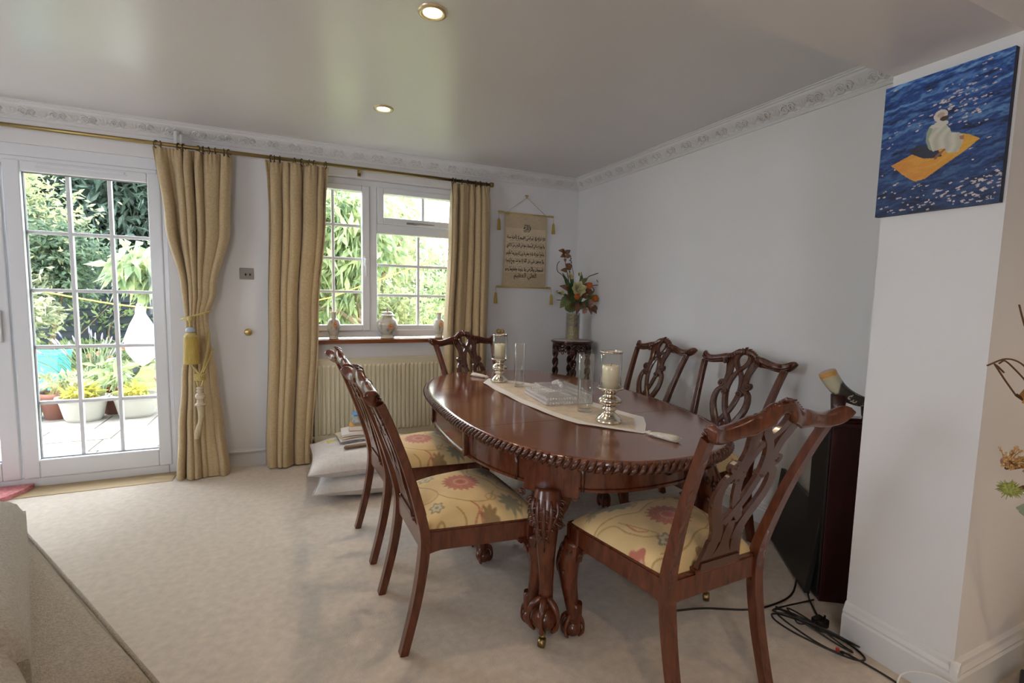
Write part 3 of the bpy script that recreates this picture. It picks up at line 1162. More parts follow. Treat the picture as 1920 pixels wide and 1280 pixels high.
        # inner edge of the base and its flare
        strap([(s * .052, .56), (s * .056, .53), (s * .066, .50), (s * .074, .482), (s * .082, .462)], [.018, .018, .016, .014, .012])
    strap([(0, .625), (0, .58), (0, .54), (0, .50), (0, .46)], [.012, .016, .017, .034, .072])
    strap([(-.085, .468), (.085, .468)], [.014, .014], -.014, .014)
    sp_.obj('splat', MAHOG_D, ch)
    MB().box(-.10, .10, -.232, -.190, .446, .464, .004).obj('splat_shoe', MAHOG, ch)
    # front legs
    for s in (-1, 1):
        q = (s * .707, .707)
        lg = cabriole(.8, .385, .78, q)
        claw_foot(lg, (q[0] * .012, q[1] * .012, .038), .037, q)
        lo = lg.obj('leg', MAHOG, ch)
        lo.location = (s * .243, .203, 0)
        kc = MB()
        knee_carving(kc, .385, .050, q, .7, .78, .385)
        side_brackets(kc, .382, .8, q, .012, .10, .055)
        kc.obj('knee_carving', MAHOG_D, lo)
        MB().box(s * .243 - .028, s * .243 + .028, .17, .233, .37, .449, .005).obj('corner_block', MAHOG, ch)
    return ch


proto = make_chair()
CHAIRS = [(-1.882, -2.177, -88.5, 'mahogany dining chair on the left side nearest the camera, floral seat'),
          (-1.896, -1.509, -86.9, 'mahogany dining chair on the left side beside the floor cushions'),
          (-1.215, -.955, 195.9, 'mahogany dining chair at the far end of the table below the window'),
          (-.522, -1.363, 88.2, 'mahogany dining chair by the right wall nearer the corner plant stand'),
          (-.552, -2.10, 92.8, 'mahogany dining chair by the right wall nearer the pillar, behind the nearest chair'),
          (-1.289, -2.741, 1.8, 'mahogany dining chair in the foreground turned with its pierced back to the camera')]
for i, (x, y, a, lab) in enumerate(CHAIRS):
    c = proto if i == 0 else copy_tree(proto)
    c.location = (x, y, 0)
    c.rotation_euler = (0, 0, math.radians(a))
    tag(c, lab, 'chair', 'carved dining chairs around the oval table')

# ------------------------------------------------------------------ lettering
AR = {'ا': 0xFE8D, 'ب': 0xFE8F, 'ت': 0xFE95, 'ث': 0xFE99, 'ج': 0xFE9D, 'ح': 0xFEA1, 'خ': 0xFEA5, 'د': 0xFEA9, 'ذ': 0xFEAB, 'ر': 0xFEAD, 'ز': 0xFEAF,
      'س': 0xFEB1, 'ش': 0xFEB5, 'ص': 0xFEB9, 'ض': 0xFEBD, 'ط': 0xFEC1, 'ظ': 0xFEC5, 'ع': 0xFEC9, 'غ': 0xFECD, 'ف': 0xFED1, 'ق': 0xFED5, 'ك': 0xFED9,
      'ل': 0xFEDD, 'م': 0xFEE1, 'ن': 0xFEE5, 'ه': 0xFEE9, 'و': 0xFEED, 'ى': 0xFEEF, 'ي': 0xFEF1, 'ة': 0xFE93, 'أ': 0xFE83, 'إ': 0xFE87, 'ئ': 0xFE89, 'ء': 0xFE80}
ONEWAY = set('ادذرزوىةأإ')


def shape_arabic(t):
    out = []
    i = 0
    prev = False                                        # previous letter joins forward
    while i < len(t):
        c = t[i]
        if c not in AR:
            out.append(c)
            prev = False
            i += 1
            continue
        if c == 'ل' and i + 1 < len(t) and t[i + 1] in 'اأإ':
            b = {'ا': 0xFEFB, 'أ': 0xFEF7, 'إ': 0xFEF9}[t[i + 1]]
            out.append(chr(b + (1 if prev else 0)))
            prev = False
            i += 2
            continue
        if c == 'ء':
            out.append(chr(AR[c]))
            prev = False
            i += 1
            continue
        nxt = i + 1 < len(t) and t[i + 1] in AR and t[i + 1] != 'ء'
        fwd = nxt and c not in ONEWAY
        form = (3 if fwd else 1) if prev else (2 if fwd else 0)
        out.append(chr(AR[c] + form))
        prev = c not in ONEWAY
        i += 1
    return ''.join(reversed(out))


def text_mesh(body, size=1.0, bold=0.0):
    c = bpy.data.curves.new('lettering', 'FONT')
    c.body = body
    c.size = size
    c.resolution_u = 2
    c.offset = bold
    c.extrude = 0
    c.align_x = 'CENTER'
    o = bpy.data.objects.new('lettering', c)
    COL.objects.link(o)
    bpy.context.view_layer.update()
    me = bpy.data.meshes.new_from_object(o.evaluated_get(bpy.context.evaluated_depsgraph_get()))
    bpy.data.objects.remove(o)
    bpy.data.curves.remove(c)
    V = np.array([v.co[:] for v in me.vertices])
    F = [tuple(p.vertices) for p in me.polygons]
    bpy.data.meshes.remove(me)
    return V, F


def lettering(body, fn, width, height, mt, parent, bold=0.0, name='lettering', sub=1):
    """flat print: the text box is fitted to width x height and mapped by fn(a,b)"""
    V, F = text_mesh(body, 1.0, bold)
    lo, hi = V.min(0), V.max(0)
    a = (V[:, 0] - (lo[0] + hi[0]) / 2) / (hi[0] - lo[0]) * width
    b = (V[:, 1] - (lo[1] + hi[1]) / 2) / (hi[1] - lo[1]) * height
    mb = MB()
    mb.add([fn(x, y) for x, y in zip(a, b)], F, False)
    return mb.obj(name, mt, parent, flip=False)


# ------------------------------------------------------------------ radiator
rad = empty('radiator', (-1.83, -.061, .15))
tag(rad, 'cream ribbed panel radiator on the wall below the window', 'radiator')
x0, x1 = -.53, .53
prof = []
nr = 30
for i in range(nr):
    xa = x0 + .02 + (x1 - x0 - .04) * i / nr
    p = (x1 - x0 - .04) / nr
    prof += [(xa, 0), (xa + p * .18, -.012), (xa + p * .62, -.012), (xa + p * .8, 0)]
prof = [(x0, 0)] + prof + [(x1, 0)]
m = MB()
vv = []
zz = [(.0, 0), (.045, 0), (.06, 1), (.58, 1), (.595, 0), (.64, 0)]
for z, k in zz:
    vv += [(x, -.03 + y * k, z) for x, y in prof]
n = len(prof)
ff = [(j * n + i, j * n + i + 1, (j + 1) * n + i + 1, (j + 1) * n + i) for j in range(5) for i in range(n - 1)]
m.add(vv, ff, False)
m.box(x0, x1, -.028, -.016, 0, .64)
m.obj('ribbed_panel', RAD, rad)
MB().box(x0 - .002, x1 + .002, -.034, .02, .632, .643, .003).obj('top_grille', RAD, rad)
for xe in (x0, x1):
    MB().box(xe - .002, xe + .002, -.034, .02, .0, .64).obj('side_panel', RAD, rad)
m = MB()
m.tube([(x0 - .03, -.01, .03), (x0 + .01, -.01, .03)], .012, 10)
m.tube([(x0 - .03, -.01, .09), (x0 - .03, -.01, -.1)], .009, 10)
m.obj('valve', W_TRIM, rad)
MB().box(-.3, -.26, .0, .059, .1, .5).obj('wall_bracket', RAD, rad)
MB().box(.26, .3, .0, .059, .1, .5).obj('wall_bracket', RAD, rad)
tag(MB().tube([(-3.2, -.034, .118), (-2.39, -.034, .118)], .011, 10).obj('heating_pipe', W_TRIM), 'white painted heating pipe running above the skirting board', 'pipe')

# ------------------------------------------------------------------ curtains
ROD_Y, ROD_Z = -.10, 2.247
rod = empty('curtain_rod', (-3.0, ROD_Y, ROD_Z))
tag(rod, 'long antique brass curtain pole across door and window', 'curtain rod')
m = MB().tube([(-2.3, 0, 0), (2.06, 0, 0)], .0125, 12)
m.obj('pole', ABRASS, rod)
MB().lathe([(.014, 0), (.02, .004), (.02, .028), (.014, .032), (.0, .033)], 14, M=Matrix.Translation((2.05, 0, 0)) @ Matrix.Rotation(PI / 2, 4, 'Y')).obj('end_cap', ABRASS, rod)
for x in (-.17, .99, 2.0):
    m = MB()
    m.tube([(x, 0, -.004), (x, .05, -.012), (x, .10, -.012)], .008, 8)
    m.box(x - .012, x + .012, .085, .098, -.04, .02, .003)
    m.obj('bracket', ABRASS, rod)
m = MB()
m.box(-.20, -.18, .018, .03, .004, .10, .004)
m.box(-.165, -.15, .018, .03, -.01, .08, .004)
m.obj('pole_support', W_TRIM, rod)


def lerp_tab(tab, v):
    for (a, *p), (b, *q) in zip(tab[:-1], tab[1:]):
        if a <= v <= b:
            t = (v - a) / (b - a)
            t = t * t * (3 - 2 * t)
            return [x + (y - x) * t for x, y in zip(p, q)]
    return tab[-1][1:]


def curtain(label, edges, folds, seed, rings, ztop=2.226, zbot=.012):
    """edges: list of (v, xleft, xright, ycentre, amplitude)"""
    r = random.Random(seed)
    ph = [r.uniform(0, 6.28) for _ in range(6)]
    e = empty('curtain', (0, 0, 0))

    def fn(u, v):
        xl, xr, yc, amp = lerp_tab(edges, v)
        w = folds * u + .22 * math.sin(2 * PI * (1.7 * u) + ph[0]) + .12 * math.sin(2 * PI * 4.1 * u + ph[1]) + .10 * v * math.sin(2 * PI * 2.3 * u + ph[2] + 2 * v)
        s = math.sin(2 * PI * w)
        s = math.copysign(abs(s) ** .75, s)
        top = max(0, 1 - v / .05)
        pleat = math.sin(2 * PI * folds * 3.2 * u + ph[4]) * .006 * top
        a2 = amp * (1 + .35 * math.sin(2 * PI * 1.3 * u + ph[3] + 1.5 * v))
        x = xl + (xr - xl) * u + .35 * amp * math.cos(2 * PI * w) * (1 - top * .8)
        y = yc + a2 * s * (1 - .72 * top) + pleat
        z = ztop + (zbot - ztop) * v + (.012 * math.sin(7 * u + ph[5]) if v > .99 else 0) * 0
        return (x, y, z)
    MB().grid(fn, int(folds * 34), 60).obj('cloth', CURTAIN, e, flip=False)
    ringm = None
    for x in rings:
        if ringm is None:
            mb = MB().tube([(0, .0245 * math.cos(a), .0245 * math.sin(a)) for a in np.linspace(0, 2 * PI, 20)[:-1]], .0034, 6, closed=True)
            o = mb.obj('ring', mat('dark_bronze', (.10, .07, .035, 1), .4, metal=.8), e)
            ringm = o.data
        else:
            o = link('ring', ringm, e)
        o.location = (x, ROD_Y, ROD_Z - .008)
        o.rotation_euler = (0, 0, r.uniform(-.5, .5))
    tag(e, label, 'curtain', 'gold curtains on the brass pole')
    return e


curtain('gold curtain beside the patio door gathered by two rope tiebacks',
        [(0, -3.314, -2.86, -.105, .036), (.22, -3.27, -2.885, -.115, .044), (.42, -3.185, -2.985, -.125, .034), (.50, -3.168, -3.035, -.13, .026), (.56, -3.17, -3.03, -.13, .028), (.7, -3.205, -2.995, -.135, .038), (.85, -3.235, -2.965, -.14, .044), (1, -3.255, -2.935, -.15, .05)],
        6.5, 3, [-3.29, -3.27, -3.17, -3.14, -3.06, -3.03, -3.0, -2.96, -2.91, -2.88], zbot=.006)
curtain('gold curtain hanging straight between the wall switch and the window',
        [(0, -2.665, -2.235, -.105, .036), (.15, -2.66, -2.25, -.11, .046), (.5, -2.68, -2.31, -.115, .050), (1, -2.715, -2.37, -.125, .052)],
        5.5, 11, [-2.62, -2.60, -2.565, -2.47, -2.42, -2.37, -2.335, -2.26])
curtain('gold curtain right of the window near the hanging scroll',
        [(0, -1.30, -.94, -.105, .034), (.2, -1.31, -.94, -.11, .044), (.6, -1.345, -.945, -.115, .048), (1, -1.36, -.95, -.12, .05)],
        5.5, 23, [-1.28, -1.255, -1.20, -1.15, -1.08, -1.04, -.98], zbot=.02)


def tassel(mb_list, c, r, h, mt, knob=True):
    pass


# tiebacks with tassels
t1 = empty('curtain_tieback', (-3.10, -.2, 1.13))
m = MB()
loop = []
for i in range(26):
    a = 2 * PI * i / 25
    loop.append((.085 * math.cos(a), .065 + .075 * math.sin(a), -.012 * math.sin(a) * 0 + .028 * math.cos(a)))
m.tube(loop, .0065, 8)
m.obj('rope', ROPE, t1)
m = MB()
m.sphere((-.022, -.03, -.02), .020, 12, 8)
m.tube([(-.022, -.03, -.03), (-.022, -.035, -.08)], .009, 8)
m.obj('knot', ROPE, t1)
MB().lathe([(.012, 0), (.024, -.008), (.03, -.018), (.026, -.03), (.014, -.036)], 14, (-.022, -.037, -.075)).obj('crystal_bead', mat('blue_bead', (.45, .52, .66, 1), .15), t1)
MB().lathe([(.012, 0), (.024, -.006), (.038, -.022), (.04, -.034)], 18, (-.022, -.037, -.108), caps=False).obj('tassel_cap', ROPE, t1)
MB().lathe([(.04, -.03), (.042, -.08), (.044, -.15), (.046, -.205), (.047, -.212), (.0, -.205)], 40, (-.022, -.037, -.108), flute=lambda a, z: .035 * math.sin(20 * a)).obj('fringe', TASSEL, t1)
tag(t1, 'gold rope tieback with a full golden tassel, the upper one', 'tieback')

t2 = empty('curtain_tieback', (-3.08, -.2, .80))
m = MB()
m.tube(spline([(.05, .06, .22), (.045, 0, .1), (.02, -.02, -.03), (0, -.025, -.06), (-.03, -.02, -.02), (-.075, .0, .07), (-.085, .05, .11)], 6), .007, 8)
m.tube(spline([(.07, .06, .10), (.05, 0, .03), (.02, -.025, -.055)], 6), .007, 8)
m.obj('rope', ROPE, t2)
m = MB()
for k in range(4):
    m.tube([(-.03, -.02 - .015, -.065 - .011 * k), (.0, -.045, -.065 - .011 * k), (.035, -.035, -.065 - .011 * k)], .0065, 8)
m.tube([(-.018, -.035, -.10), (-.008, -.038, -.15)], .006, 8)
m.tube([(.022, -.035, -.10), (.008, -.038, -.15)], .006, 8)
m.obj('knot', ROPE, t2)
MB().lathe([(.01, 0), (.02, -.004), (.022, -.014), (.016, -.02), (.022, -.026), (.022, -.036), (.015, -.042), (.026, -.05), (.03, -.066), (.026, -.08), (.017, -.086), (.023, -.094), (.023, -.108), (.033, -.118), (.034, -.128)], 18, (0, -.038, -.145)).obj('turned_top', mat('striped_cord', (.6, .5, .36, 1), .5, noise_s=90, noise_amt=.3, stretch=(.3, .3, 4)), t2)
m = MB()
m.tube(spline([(0, -.038, -.27), (.004, -.042, -.33), (-.004, -.045, -.39), (-.02, -.045, -.45), (-.028, -.043, -.50)], 5), [.031, .029, .028, .027, .026, .025, .024, .022, .02, .019, .018, .02, .021, .022, .022, .022, .023, .023, .022, .02, .017], 14, flat=.8)
m.obj('wrapped_fringe', TASSEL_P, t2)
tag(t2, 'pale rope tieback with a slim plastic wrapped tassel, the lower one', 'tieback')

# ------------------------------------------------------------------ wall fittings
sw = empty('light_switch', (-2.80, 0, 1.427))
MB().box(-.045, .045, -.006, 0, -.041, .041, .003).obj('plate', STEEL, sw)
for x in (-.006, .022):
    m = MB()
    m.tube([(x, -.005, -.004), (x, -.012, -.006), (x, -.024, -.012)], [.006, .006, .004], 8)
    m.obj('toggle', BLACKPL, sw)
tag(sw, 'square steel double toggle switch between two curtains', 'light switch')


def holdback(x, z, label, double=False):
    e = empty('curtain_holdback', (x, 0, z))
    MB().lathe([(.018, 0), (.022, .003), (.02, .01), (.01, .012)], 18, M=Matrix.Rotation(PI / 2, 4, 'X')).obj('rose', BRASS, e)
    m_ = MB()
    if double:
        m_.sphere((-.018, -.05, 0), .02, 14, 10)
        m_.sphere((.018, -.05, 0), .02, 14, 10)
        m_.tube([(0, 0, 0), (0, -.05, 0)], .008, 8)
        m_.tube([(0, -.04, 0), (.005, -.045, -.05)], .006, 8)
    else:
        m_.lathe([(.008, .01), (.008, .02), (.016, .022), (.024, .03), (.026, .036), (.018, .042), (.008, .044), (.0, .045)], 20, M=Matrix.Rotation(PI / 2, 4, 'X'))
    m_.obj('knob', BRASS, e)
    tag(e, label, 'curtain holdback')


holdback(-2.799, 1.003, 'round brass knob on the wall below the steel switch')
holdback(-.805, .99, 'double ball brass hook on wall right of the window curtains', True)

# ------------------------------------------------------------------ painted pottery on the sill
def pottery_cols(V, seed, palette):
    V = np.asarray(V)
    out = np.zeros((len(V), 4), np.float32)
    out[:, 3] = 1
    r = np.random.default_rng(seed)
    a = np.arctan2(V[:, 1], V[:, 0])
    z = V[:, 2]
    zr = (z - z.min()) / (z.max() - z.min())
    base = np.array(palette[0])
    c = np.tile(base, (len(V), 1))
    for k in range(70):
        ca, cz, s = r.uniform(-PI, PI), r.uniform(.1, .92), r.uniform(.03, .085)
        d = np.hypot(np.angle(np.exp(1j * (a - ca))) * .55, (zr - cz)) / s
        mk = np.clip(1.6 - d, 0, 1)[:, None] * .75
        c = c * (1 - mk) + np.array(palette[1 + r.integers(len(palette) - 1)]) * mk
    for ca in (-PI / 2 + .15, -PI / 2 + 2.4, -PI / 2 - 2.0):     # large chrysanthemum
        da = np.angle(np.exp(1j * (a - ca))) * .5
        dz = zr - .55
        th = np.arctan2(dz, da)
        d = np.hypot(da, dz)
        mk = (d < .15 + .02 * np.cos(11 * th))
        c[mk] = (.70, .30, .16)
        c[mk & (np.abs(np.sin(5.5 * th)) * d < .018)] = (.75, .62, .42)
        c[d < .04] = (.62, .16, .08)
    for lo, hi, col in ((0, .06, (.75, .68, .45)), (.94, 1.0, (.72, .62, .36))):
        c[(zr >= lo) & (zr <= hi)] = col
    out[:, :3] = c
    return out


POT = vcol('painted_porcelain', .22, coat=.5)
PAL = [(.56, .54, .46), (.24, .30, .32), (.55, .55, .46), (.62, .44, .34), (.16, .20, .16), (.62, .60, .5), (.28, .34, .35)]


def pot(name, prof, x, y, z, seed, label, parent=None, n=64):
    P_ = spline(prof, 6)
    mb = MB().lathe([(max(a, 1e-4), b) for a, b in P_], n, caps=True)
    o = mb.obj(name, POT, parent, colors=pottery_cols(mb.v, seed, PAL))
    o.location = (x, y, z)
    if label:
        tag(o, label, 'vase')
    return o


VP = [(.030, 0), (.036, .004), (.034, .02), (.031, .03), (.040, .06), (.048, .10), (.049, .125), (.040, .15), (.023, .165), (.021, .185), (.022, .20), (.030, .212), (.029, .216), (.02, .21)]
pot('vase', VP, -2.207, .02, .938, 1, 'slim painted vase on the window sill nearest the middle curtain')
pot('vase', [(a * .94, b) for a, b in VP], -1.354, .02, .938, 5, 'slim painted vase on the sill partly behind the far chair')
jar = empty('ginger_jar', (-1.79, .02, .938))
pot('body', [(.046, 0), (.056, .004), (.054, .016), (.040, .026), (.05, .04), (.075, .075), (.083, .11), (.078, .14), (.058, .165), (.044, .175), (.046, .184), (.04, .184)], 0, 0, 0, 9, None, jar)
pot('lid', [(.046, 0), (.057, .002), (.056, .008), (.044, .016), (.042, .026), (.03, .036), (.012, .04), (.010, .045), (.011, .056), (.006, .072), (.0, .076)], 0, 0, .184, 12, None, jar)
tag(jar, 'round lidded painted ginger jar in the middle of the sill', 'jar')

# ------------------------------------------------------------------ hanging scroll
scr = empty('hanging_scroll', (-.556, 0, 1.72), 0)
tag(scr, 'parchment wall scroll with black calligraphy and gold tassels', 'wall scroll')
nx, nz = 90, 130
U, V = np.meshgrid(np.linspace(-1, 1, nx), np.linspace(0, 1, nz))
Xs = U * (.213 + .006 * V) - .008 * V
Zs = .325 - .655 * V
Ys = -.016 - .006 * np.sin(V * PI) - .004 * np.cos(U * 2)
c = np.ones((nz, nx, 3)) * np.array([.60, .475, .31])
nzv = np.sin(Xs * 190 + 3 * np.sin(Zs * 150)) * np.sin(Zs * 170 + 3 * np.sin(Xs * 140))
c *= (1 - .18 * np.clip(nzv, 0, 1))[..., None]
inner = (np.abs(U) < .93) & (V > .20) & (V < .80)
c[inner] = np.array([.68, .55, .38])
c *= (1 + .03 * np.sin(Xs * 31 + Zs * 17))[..., None]
m = MB()
m.v = [tuple(p) for p in np.stack([Xs, Ys, Zs], -1).reshape(-1, 3)]
m.f = [(j * nx + i, j * nx + i + 1, (j + 1) * nx + i + 1, (j + 1) * nx + i) for j in range(nz - 1) for i in range(nx - 1)]
m.sm = [True] * len(m.f)
cloth = m.obj('parchment', vcol('parchment', .85, bump=.2, bump_s=200), scr, colors=np.concatenate([c.reshape(-1, 3), np.ones((nx * nz, 1))], 1), flip=False)
INK = mat('black_ink', (.035, .028, .025, 1), .7)
LINES = ['الله لا إله إلا هو الحي القيوم لا تأخذه سنة', 'ولا نوم له ما في السموات وما في الأرض من ذا الذي', 'يشفع عنده إلا بإذنه يعلم ما بين أيديهم وما خلفهم', 'ولا يحيطون بشيء من علمه إلا بما شاء وسع كرسيه', 'السموات والأرض ولا يئوده حفظهما وهو']
for k, t in enumerate(LINES):
    zc = .112 - .0695 * k
    lettering(shape_arabic(t), lambda a, b, zc=zc, k=k: (a - .003 * k - .001, -.0268, zc + b), .385, .050, INK, cloth, .02)
lettering(shape_arabic('العلي العظيم'), lambda a, b: (a - .016 + .012, -.0262, -.232 + b), .225, .066, INK, cloth, .004)
for t, zc, w in (('بسم', .222, .052), ('الله', .205, .072), ('الرحمن', .188, .078), ('الرحيم', .172, .056)):
    lettering(shape_arabic(t), lambda a, b, zc=zc: (a + .004, -.0255, zc + b), w, .030, INK, cloth, .01)
m = MB()                                                # vowel marks around the lines
for k in range(5):
    zc = .112 - .0695 * k
    for i in range(70):
        x_ = random.uniform(-.19, .188) - .003 * k
        z_ = zc + random.choice((-1, 1)) * random.uniform(.010, .027)
        w_, t_ = random.uniform(.002, .005), random.uniform(.2, .9)
        m.add([(x_ - w_, -.0269, z_ - w_ * t_), (x_ - w_ * .6, -.0269, z_ - w_ * t_ - .0012), (x_ + w_, -.0269, z_ + w_ * t_), (x_ + w_ * .6, -.0269, z_ + w_ * t_ + .0012)], [(0, 1, 2, 3)], False)
m.obj('vowel_marks', INK, cloth, flip=False)['kind'] = 'stuff'
for zc, w, nm in ((.325, .275, 'top_rod'), (-.33, .275, 'bottom_rod')):
    m = MB()
    m.tube([(-w - (.008 if zc < 0 else 0), -.018, zc), (w - (.008 if zc < 0 else 0), -.018, zc)], .007, 8)
    for s in (-1, 1):
        for q in (0, .016, .032):
            m.sphere((s * (w - .004 - q) - (.008 if zc < 0 else 0), -.018, zc), .0105, 8, 6)
    m.obj(nm, ROPE, scr)
m = MB()
m.tube([(-.195, -.018, .33), (0, -.014, .475)], .002, 5)
m.tube([(.195, -.018, .33), (0, -.014, .475)], .002, 5)
m.obj('cord', TASSEL_P, scr)
m = MB()
for dx, dz in ((-.010, .49), (.010, .49), (0, .474), (0, .488)):
    m.sphere((dx, -.012, dz), .008, 8, 6)
m.obj('wall_hook', BRASS, scr)
for x, z in ((-.272, .315), (.277, .315), (-.29, -.335), (.275, -.34)):
    m = MB()
    m.tube([(x, -.02, z), (x, -.022, z - .05)], .0015, 5)
    m.lathe([(.003, -.045), (.009, -.055), (.012, -.065), (.013, -.09), (.017, -.145), (.0, -.143)], 14, (x, -.022, z), flute=lambda a, zz_: .06 * math.sin(9 * a))
    m.obj('tassel', TASSEL, scr)

# ------------------------------------------------------------------ plant stand and flower vase
st = empty('plant_stand', (-.215, -.31, 0))
tag(st, 'dark carved round plant stand with barley twist legs in the corner', 'plant stand')
MB().lathe([(.0, .905), (.175, .905), (.186, .908), (.19, .915), (.186, .922), (.176, .926), (.174, .924), (.0, .924)], 44).obj('stand_top', DARKWOOD, st)
MB().lathe([(.0, .9245), (.168, .9245), (.168, .9258), (.0, .9258)], 36).obj('marble_inset', mat('pink_marble', (.55, .46, .42, 1), .2, noise_s=14, noise_amt=.2), st)
m = MB()
NS = 18
for k in range(NS):
    a0 = 2 * PI * k / NS
    da = 2 * PI / NS

    def cyl(a, z, r=.168):
        return (r * math.cos(a), r * math.sin(a), z)
    m.tube([cyl(a0 + da * (.5 + .42 * math.cos(t)), .868 + .026 * math.sin(t)) for t in np.linspace(0, 2 * PI, 13)[:-1]], .0062, 6, closed=True)
    m.tube([cyl(a0 + da * (.5 + .2 * math.cos(t)), .826 + .014 * math.sin(t)) for t in np.linspace(0, 2 * PI, 9)[:-1]], .005, 5, closed=True)
    m.tube([cyl(a0 - da * .1, .83), cyl(a0 + da * .15, .842), cyl(a0 + da * .5, .838), cyl(a0 + da * .85, .842), cyl(a0 + da * 1.1, .83)], .0055, 6)
    m.sphere(cyl(a0, .865), .009, 8, 6)
m.tube([cyl(a, .898) for a in np.linspace(0, 2 * PI, 45)[:-1]], .007, 6, closed=True)
m.obj('pierced_apron', DARKWOOD, st)
for k in range(4):
    a = PI / 4 + k * PI / 2 + .35
    lx, ly = .145 * math.cos(a), .145 * math.sin(a)
    m = MB()
    for s in (0, PI):
        pts = []
        for i in range(70):
            z = .06 + .79 * i / 69
            q = s + z * 2 * PI / .165
            pts.append((lx + .0135 * math.cos(q), ly + .0135 * math.sin(q), z))
        m.tube(pts, .0155, 8)
    m.lathe([(.0, 0), (.02, 0), (.026, .02), (.02, .045), (.016, .06)], 12, (lx, ly, 0))
    m.box(lx - .022, lx + .022, ly - .022, ly + .022, .81, .905, .006)
    m.obj('leg', DARKWOOD, st)
m = MB()
m.lathe([(.0, .205), (.11, .205), (.118, .215), (.11, .225), (.0, .225)], 32)
m.obj('lower_shelf', DARKWOOD, st)

fv = empty('flower_vase', (-.212, -.31, .926))
tag(fv, 'tall cylinder vase of gold chips with artificial flowers on the stand', 'flower vase')
nu, nv = 60, 50
U, V = np.meshgrid(np.linspace(0, 2 * PI, nu, endpoint=False), np.linspace(0, 1, nv))
r = rng.random((nv, nu))
c = np.ones((nv, nu, 3)) * np.array([.42, .33, .13])
c *= (.6 + .9 * r)[..., None]
for vb in (.60, .83):
    band = (np.abs(V - vb - .02 * np.sin(5 * U)) < .045) & (np.sin(U * 7) * .5 + r > .35)
    c[band] = np.array([.20, .22, .27]) * (.5 + r[band][:, None])
m = MB()
m.v = [(.056 * math.cos(a), .056 * math.sin(a), .008 + .222 * v) for a, v in zip(U.ravel(), V.ravel())]
m.f = [(j * nu + i, j * nu + (i + 1) % nu, (j + 1) * nu + (i + 1) % nu, (j + 1) * nu + i) for j in range(nv - 1) for i in range(nu)]
m.sm = [True] * len(m.f)
m.obj('gold_chips', vcol('gold_chips', .3, bump=.6, bump_s=160), fv, colors=np.concatenate([c.reshape(-1, 3), np.ones((nu * nv, 1))], 1))
MB().lathe([(.0, 0), (.061, 0), (.062, .004), (.062, .245), (.058, .245), (.058, .006), (.0, .006)], 40).obj('glass_wall', CLEAR, fv)

LEAF_G = mat('leaf_green', (.06, .13, .04, 1), .45, noise_s=30, noise_amt=.3)
LEAF_O = mat('leaf_olive', (.15, .18, .06, 1), .5, noise_s=30, noise_amt=.3)
LEAF_B = mat('leaf_brown', (.19, .085, .04, 1), .5, noise_s=40, noise_amt=.35)
CREAMP = mat('cream_petal', (.72, .66, .36, 1), .6, noise_s=40, noise_amt=.12)
PINKP = mat('pink_petal', (.62, .36, .28, 1), .6, noise_s=40, noise_amt=.15)
ORNG = mat('orange_thistle', (.75, .17, .03, 1), .7, noise_s=200, noise_amt=.4, bump=1, bump_s=200)
TWIG = mat('dark_twig', (.05, .035, .02, 1), .7)


def leaf(mb, base, tip, width, nrm=(0, -1, 0), curl=.1, n=7):
    b, t = Vector(base), Vector(tip)
    d = t - b
    nv_ = Vector(nrm).normalized()
    s = d.cross(nv_).normalized()
    nv_ = s.cross(d).normalized()
    L = d.length
    vv_ = []
    for i in range(n):
        q = i / (n - 1)
        w = width * math.sin(PI * min(1, q ** .8 * .97 + .015)) ** .9
        c_ = b + d * q + nv_ * (curl * L * math.sin(PI * q))
        vv_ += [c_ - s * w + nv_ * (.25 * w), c_, c_ + s * w + nv_ * (.25 * w)]
    ff_ = []
    for i in range(n - 1):
        for k in (0, 1):
            ff_.append((i * 3 + k, i * 3 + k + 1, (i + 1) * 3 + k + 1, (i + 1) * 3 + k))
    mb.add(vv_, ff_, True)


def rose(mb, c, r, nrm, seed):
    rr = random.Random(seed)
    n_ = Vector(nrm).normalized()
    a_ = n_.orthogonal().normalized()
    b_ = n_.cross(a_)
    for ring, (cnt, rad_, op, sc) in enumerate(((7, 1.0, .12, 1), (6, .72, .35, .8), (5, .45, .55, .62), (3, .2, .75, .4))):
        for k in range(cnt):
            an = 2 * PI * k / cnt + ring * .6 + rr.uniform(-.15, .15)
            d = a_ * math.cos(an) + b_ * math.sin(an)
            base = Vector(c) + d * r * rad_ * .15 - n_ * r * .25
            tip = Vector(c) + d * r * rad_ * rr.uniform(.92, 1.05) + n_ * r * op
            leaf(mb, base, tip, r * .42 * sc, n_ + d * .3, -.12, 6)


def FP(px, py, dy=0.0):
    """bouquet layout: local position in the vase's frame (metres)"""
    return ((px - 1073) * .0056 - .005, dy, 1.39 - (py - 540) * .00465 - .926)


